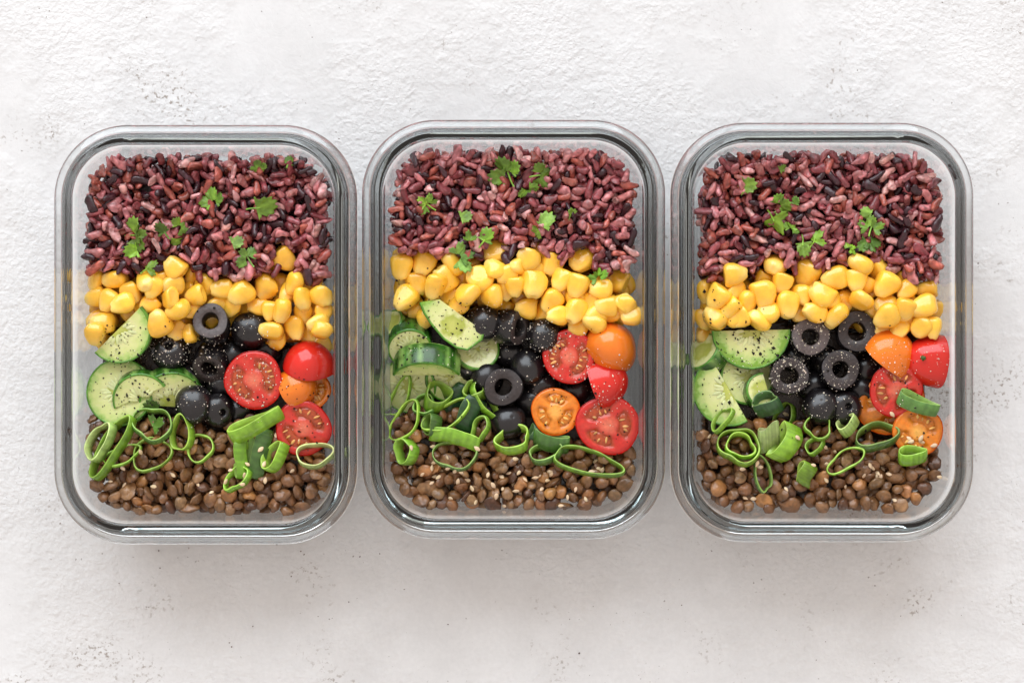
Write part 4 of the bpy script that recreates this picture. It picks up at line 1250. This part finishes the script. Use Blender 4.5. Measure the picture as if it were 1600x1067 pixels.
# ------------------------------------------------------------------ sesame, pepper, salt: dropped on whatever the camera side shows
bpy.context.view_layer.update()
dg = bpy.context.evaluated_depsgraph_get()
def drop(px, py):
    d = (at(px, py, 0) - Vector((0, 0, ZC))).normalized()
    ok, loc, nor, _, ob, _ = S.ray_cast(dg, Vector((0, 0, ZC)), d)
    if not ok or ob.name.startswith(("glass", "tabletop")): return None
    if nor.dot(d) > 0: nor = -nor
    return loc, nor, ob
SES = {
 'left': [(173, 751), (195, 758), (219, 706), (233, 721), (262, 712), (270, 742), (280, 744), (192, 733), (310, 757), (322, 731), (288, 755), (352, 752), (378, 756), (386, 725), (407, 702), (412, 725), (431, 681),
          (415, 750), (361, 735), (456, 735), (382, 743), (305, 690), (240, 760), (330, 770)],
 'middle': [(677, 697), (678, 722), (674, 731), (679, 744), (685, 746), (700, 715), (700, 731), (711, 735), (720, 737), (724, 714), (751, 664), (745, 700), (752, 764), (758, 761), (770, 758), (786, 764),
            (802, 756), (806, 766), (813, 770), (789, 790), (836, 745), (843, 744), (861, 741), (860, 737), (888, 777), (877, 790), (876, 797), (927, 731), (936, 733), (941, 733), (931, 720), (925, 737), (953, 785), (810, 738),
            (641, 729), (675, 755), (642, 700), (805, 717), (784, 745), (730, 750), (700, 760), (830, 775), (855, 750), (900, 765), (690, 735), (716, 752), (738, 762), (762, 742), (775, 775), (795, 740), (820, 750), (846, 765), (868, 760), (660, 740), (705, 778), (742, 785), (915, 780), (885, 750)],
 'right': [(1107, 682), (1088, 688), (1228, 647), (1246, 684), (1182, 725), (1187, 730), (1202, 724), (1160, 733), (1289, 699), (1292, 724), (1165, 778), (1177, 779), (1180, 803), (1290, 750), (1372, 740), (1379, 733),
           (1370, 745), (1376, 746), (1363, 731), (1359, 728), (1389, 741), (1420, 685), (1439, 684), (1440, 690), (1423, 690), (1459, 696), (1394, 647), (1200, 771), (1398, 782), (1467, 709), (1467, 745), (1350, 742),
           (1305, 705), (1228, 765), (1270, 727), (1320, 760)],
}
SESM = [mesh("sesame_seed", teardrop(grid_sphere(7, 6)[0]) * (1 + .04 * np.random.default_rng(k).standard_normal((37, 3))), grid_sphere(7, 6)[1], 'sesame') for k in range(3)]
for side in SIDES:
    e = EDGE[side]
    for i, (px, py) in enumerate(SES[side]):
        h = drop(px, py)
        if not h: continue
        loc, nor, ob = h
        o = link("sesame_seed", SESM[i % 3], None, jit((.80, .60, .39), .12))
        o.location = loc + nor * .0004
        o.rotation_mode = 'QUATERNION'
        o.rotation_quaternion = orient((nor + Vector((0, 0, .5))), rng.uniform(0, 360))
        k = rng.uniform(.85, 1.15)
        o.scale = (.00165 * k, .00108 * k, .0006)
        nm = ob.name.split('.')[0]
        if ob.parent: nm = ob.parent.name.split('.')[0]
        on = {"parsley_sprig": "parsley", 'lentil': 'a lentil', 'lentil_bed': 'the lentils', 'scallion_ring': 'a scallion ring', 'tomato_half': 'a tomato half', 'olive_ring': 'an olive'}.get(nm, 'the lentils')
        row = "lowest" if py > 755 else ("lower down" if py > 715 else "higher up")
        tag(o, f"sesame seed on {on} {row}, {third(px, e['x0'])} the {side} box", "sesame seed", f"sesame seeds on {on} {row} {third(px, e['x0'])} the {side} box")

def specks(name, label, cat, side, pts, mat, size, col):
    V0 = np.array([(1, 0, 0), (-1, 0, 0), (0, 1, 0), (0, -1, 0), (0, 0, 1), (0, 0, -1)], float)
    F0 = [(0, 2, 4), (2, 1, 4), (1, 3, 4), (3, 0, 4), (2, 0, 5), (1, 2, 5), (3, 1, 5), (0, 3, 5)]
    VS, FS, CS = [], [], []; off = 0
    for px, py, k in pts:
        h = drop(px, py)
        if not h: continue
        loc, nor, ob = h
        q = Quaternion(rng.standard_normal(4)); q.normalize()
        sc = size * k * rng.uniform(.6, 1.3, 3)
        VS.append((V0 * sc * (1 + .25 * rng.standard_normal((6, 1)))) @ qmat(q).T + np.array(loc + nor * size * .3 * k))
        FS += [tuple(a + off for a in t) for t in F0]; off += 6
        CS.append(np.tile(np.array(jit(col, .25)), (6, 1)))
    o = link(name, mesh(name, np.concatenate(VS), FS, mat, np.concatenate(CS), smooth=False))
    tag(o, label, cat, None, "stuff")

def cloud(x, y, rx, ry, n, k=1.0):
    out = []
    for _ in range(n):
        a, r = rng.uniform(0, 6.283), math.sqrt(rng.random())
        out.append((x + rx * r * math.cos(a), y + ry * r * math.sin(a), k * float(np.clip(rng.lognormal(-.15, .45), .4, 2.2))))
    return out
PEP = {
 'left': cloud(200, 535, 45, 40, 70) + cloud(205, 610, 62, 45, 80) + cloud(275, 600, 40, 40, 40) + cloud(400, 594, 40, 40, 14) + cloud(478, 665, 42, 40, 22) + cloud(480, 605, 45, 25, 22) + cloud(330, 600, 150, 120, 40),
 'middle': cloud(705, 505, 50, 40, 70) + cloud(640, 535, 35, 30, 40) + cloud(680, 575, 60, 25, 25) + cloud(890, 557, 40, 40, 14) + cloud(868, 643, 36, 36, 16) + cloud(955, 664, 42, 48, 18) + cloud(660, 460, 55, 45, 18) + cloud(800, 580, 170, 110, 40),
 'right': cloud(1172, 543, 55, 28, 85) + cloud(1140, 610, 45, 50, 40) + cloud(1120, 490, 40, 40, 30) + cloud(1400, 610, 45, 40, 14) + cloud(1440, 670, 36, 36, 10) + cloud(1270, 580, 170, 110, 45),
}
SAL = {
 'left': cloud(268, 548, 36, 24, 110) + cloud(330, 560, 38, 40, 110) + cloud(315, 635, 40, 40, 60) + cloud(396, 594, 46, 46, 90) + cloud(210, 555, 40, 14, 40) + cloud(385, 520, 40, 30, 40) + cloud(440, 620, 90, 80, 40),
 'middle': cloud(770, 510, 50, 40, 120) + cloud(845, 530, 32, 34, 90) + cloud(889, 557, 42, 44, 90) + cloud(800, 580, 70, 50, 60) + cloud(950, 590, 40, 50, 70) + cloud(690, 545, 50, 30, 30) + cloud(955, 640, 45, 30, 40),
 'right': cloud(1233, 587, 34, 34, 240) + cloud(1264, 528, 34, 34, 120) + cloud(1312, 577, 34, 34, 110) + cloud(1337, 519, 34, 32, 50) + cloud(1300, 635, 50, 22, 70) + cloud(1385, 560, 40, 35, 80) + cloud(1457, 565, 30, 40, 40) + cloud(1170, 560, 60, 25, 40) + cloud(1150, 610, 45, 50, 40) + cloud(1400, 610, 42, 40, 30),
}
for side in SIDES:
    specks("black_pepper", f"coarse black pepper scattered over the vegetables in the {side} box", "pepper", side, PEP[side], 'pepper', .00042, (.018, .014, .011))
    specks("salt", f"pale salt flakes scattered over olives and tomatoes in the {side} box", "salt", side, SAL[side], 'salt', .00029, (.74, .66, .54))

# crumbs on the table below the first box
def crumbs():
    pts = [(295, 856), (306, 877), (310, 876), (250, 887), (278, 871), (208, 870), (186, 911), (232, 948), (470, 861), (475, 866), (455, 900), (248, 860), (1290, 1002), (545, 940), (395, 978), (362, 1010), (1190, 905), (700, 975), (905, 1020), (1065, 945)]
    V0 = np.array([(1, 0, 0), (-1, 0, 0), (0, 1, 0), (0, -1, 0), (0, 0, 1), (0, 0, -1)], float)
    F0 = [(0, 2, 4), (2, 1, 4), (1, 3, 4), (3, 0, 4), (2, 0, 5), (1, 2, 5), (3, 1, 5), (0, 3, 5)]
    VS, FS, CS = [], [], []
    for k, (px, py) in enumerate(pts):
        w = at(px, py, .0005)
        q = Quaternion(rng.standard_normal(4)); q.normalize()
        VS.append((V0 * .00042 * rng.uniform(.4, 1.4, 3)) @ qmat(q).T + np.array(w))
        FS += [tuple(a + 6 * k for a in t) for t in F0]
        CS.append(np.tile(np.array(jit((.10, .045, .03), .4)), (6, 1)))
    tag(link("crumbs", mesh("crumbs", np.concatenate(VS), FS, 'pepper', np.concatenate(CS), smooth=False)), "tiny dark crumbs strewn on the white plaster below the boxes", "crumbs", None, "stuff")
crumbs()
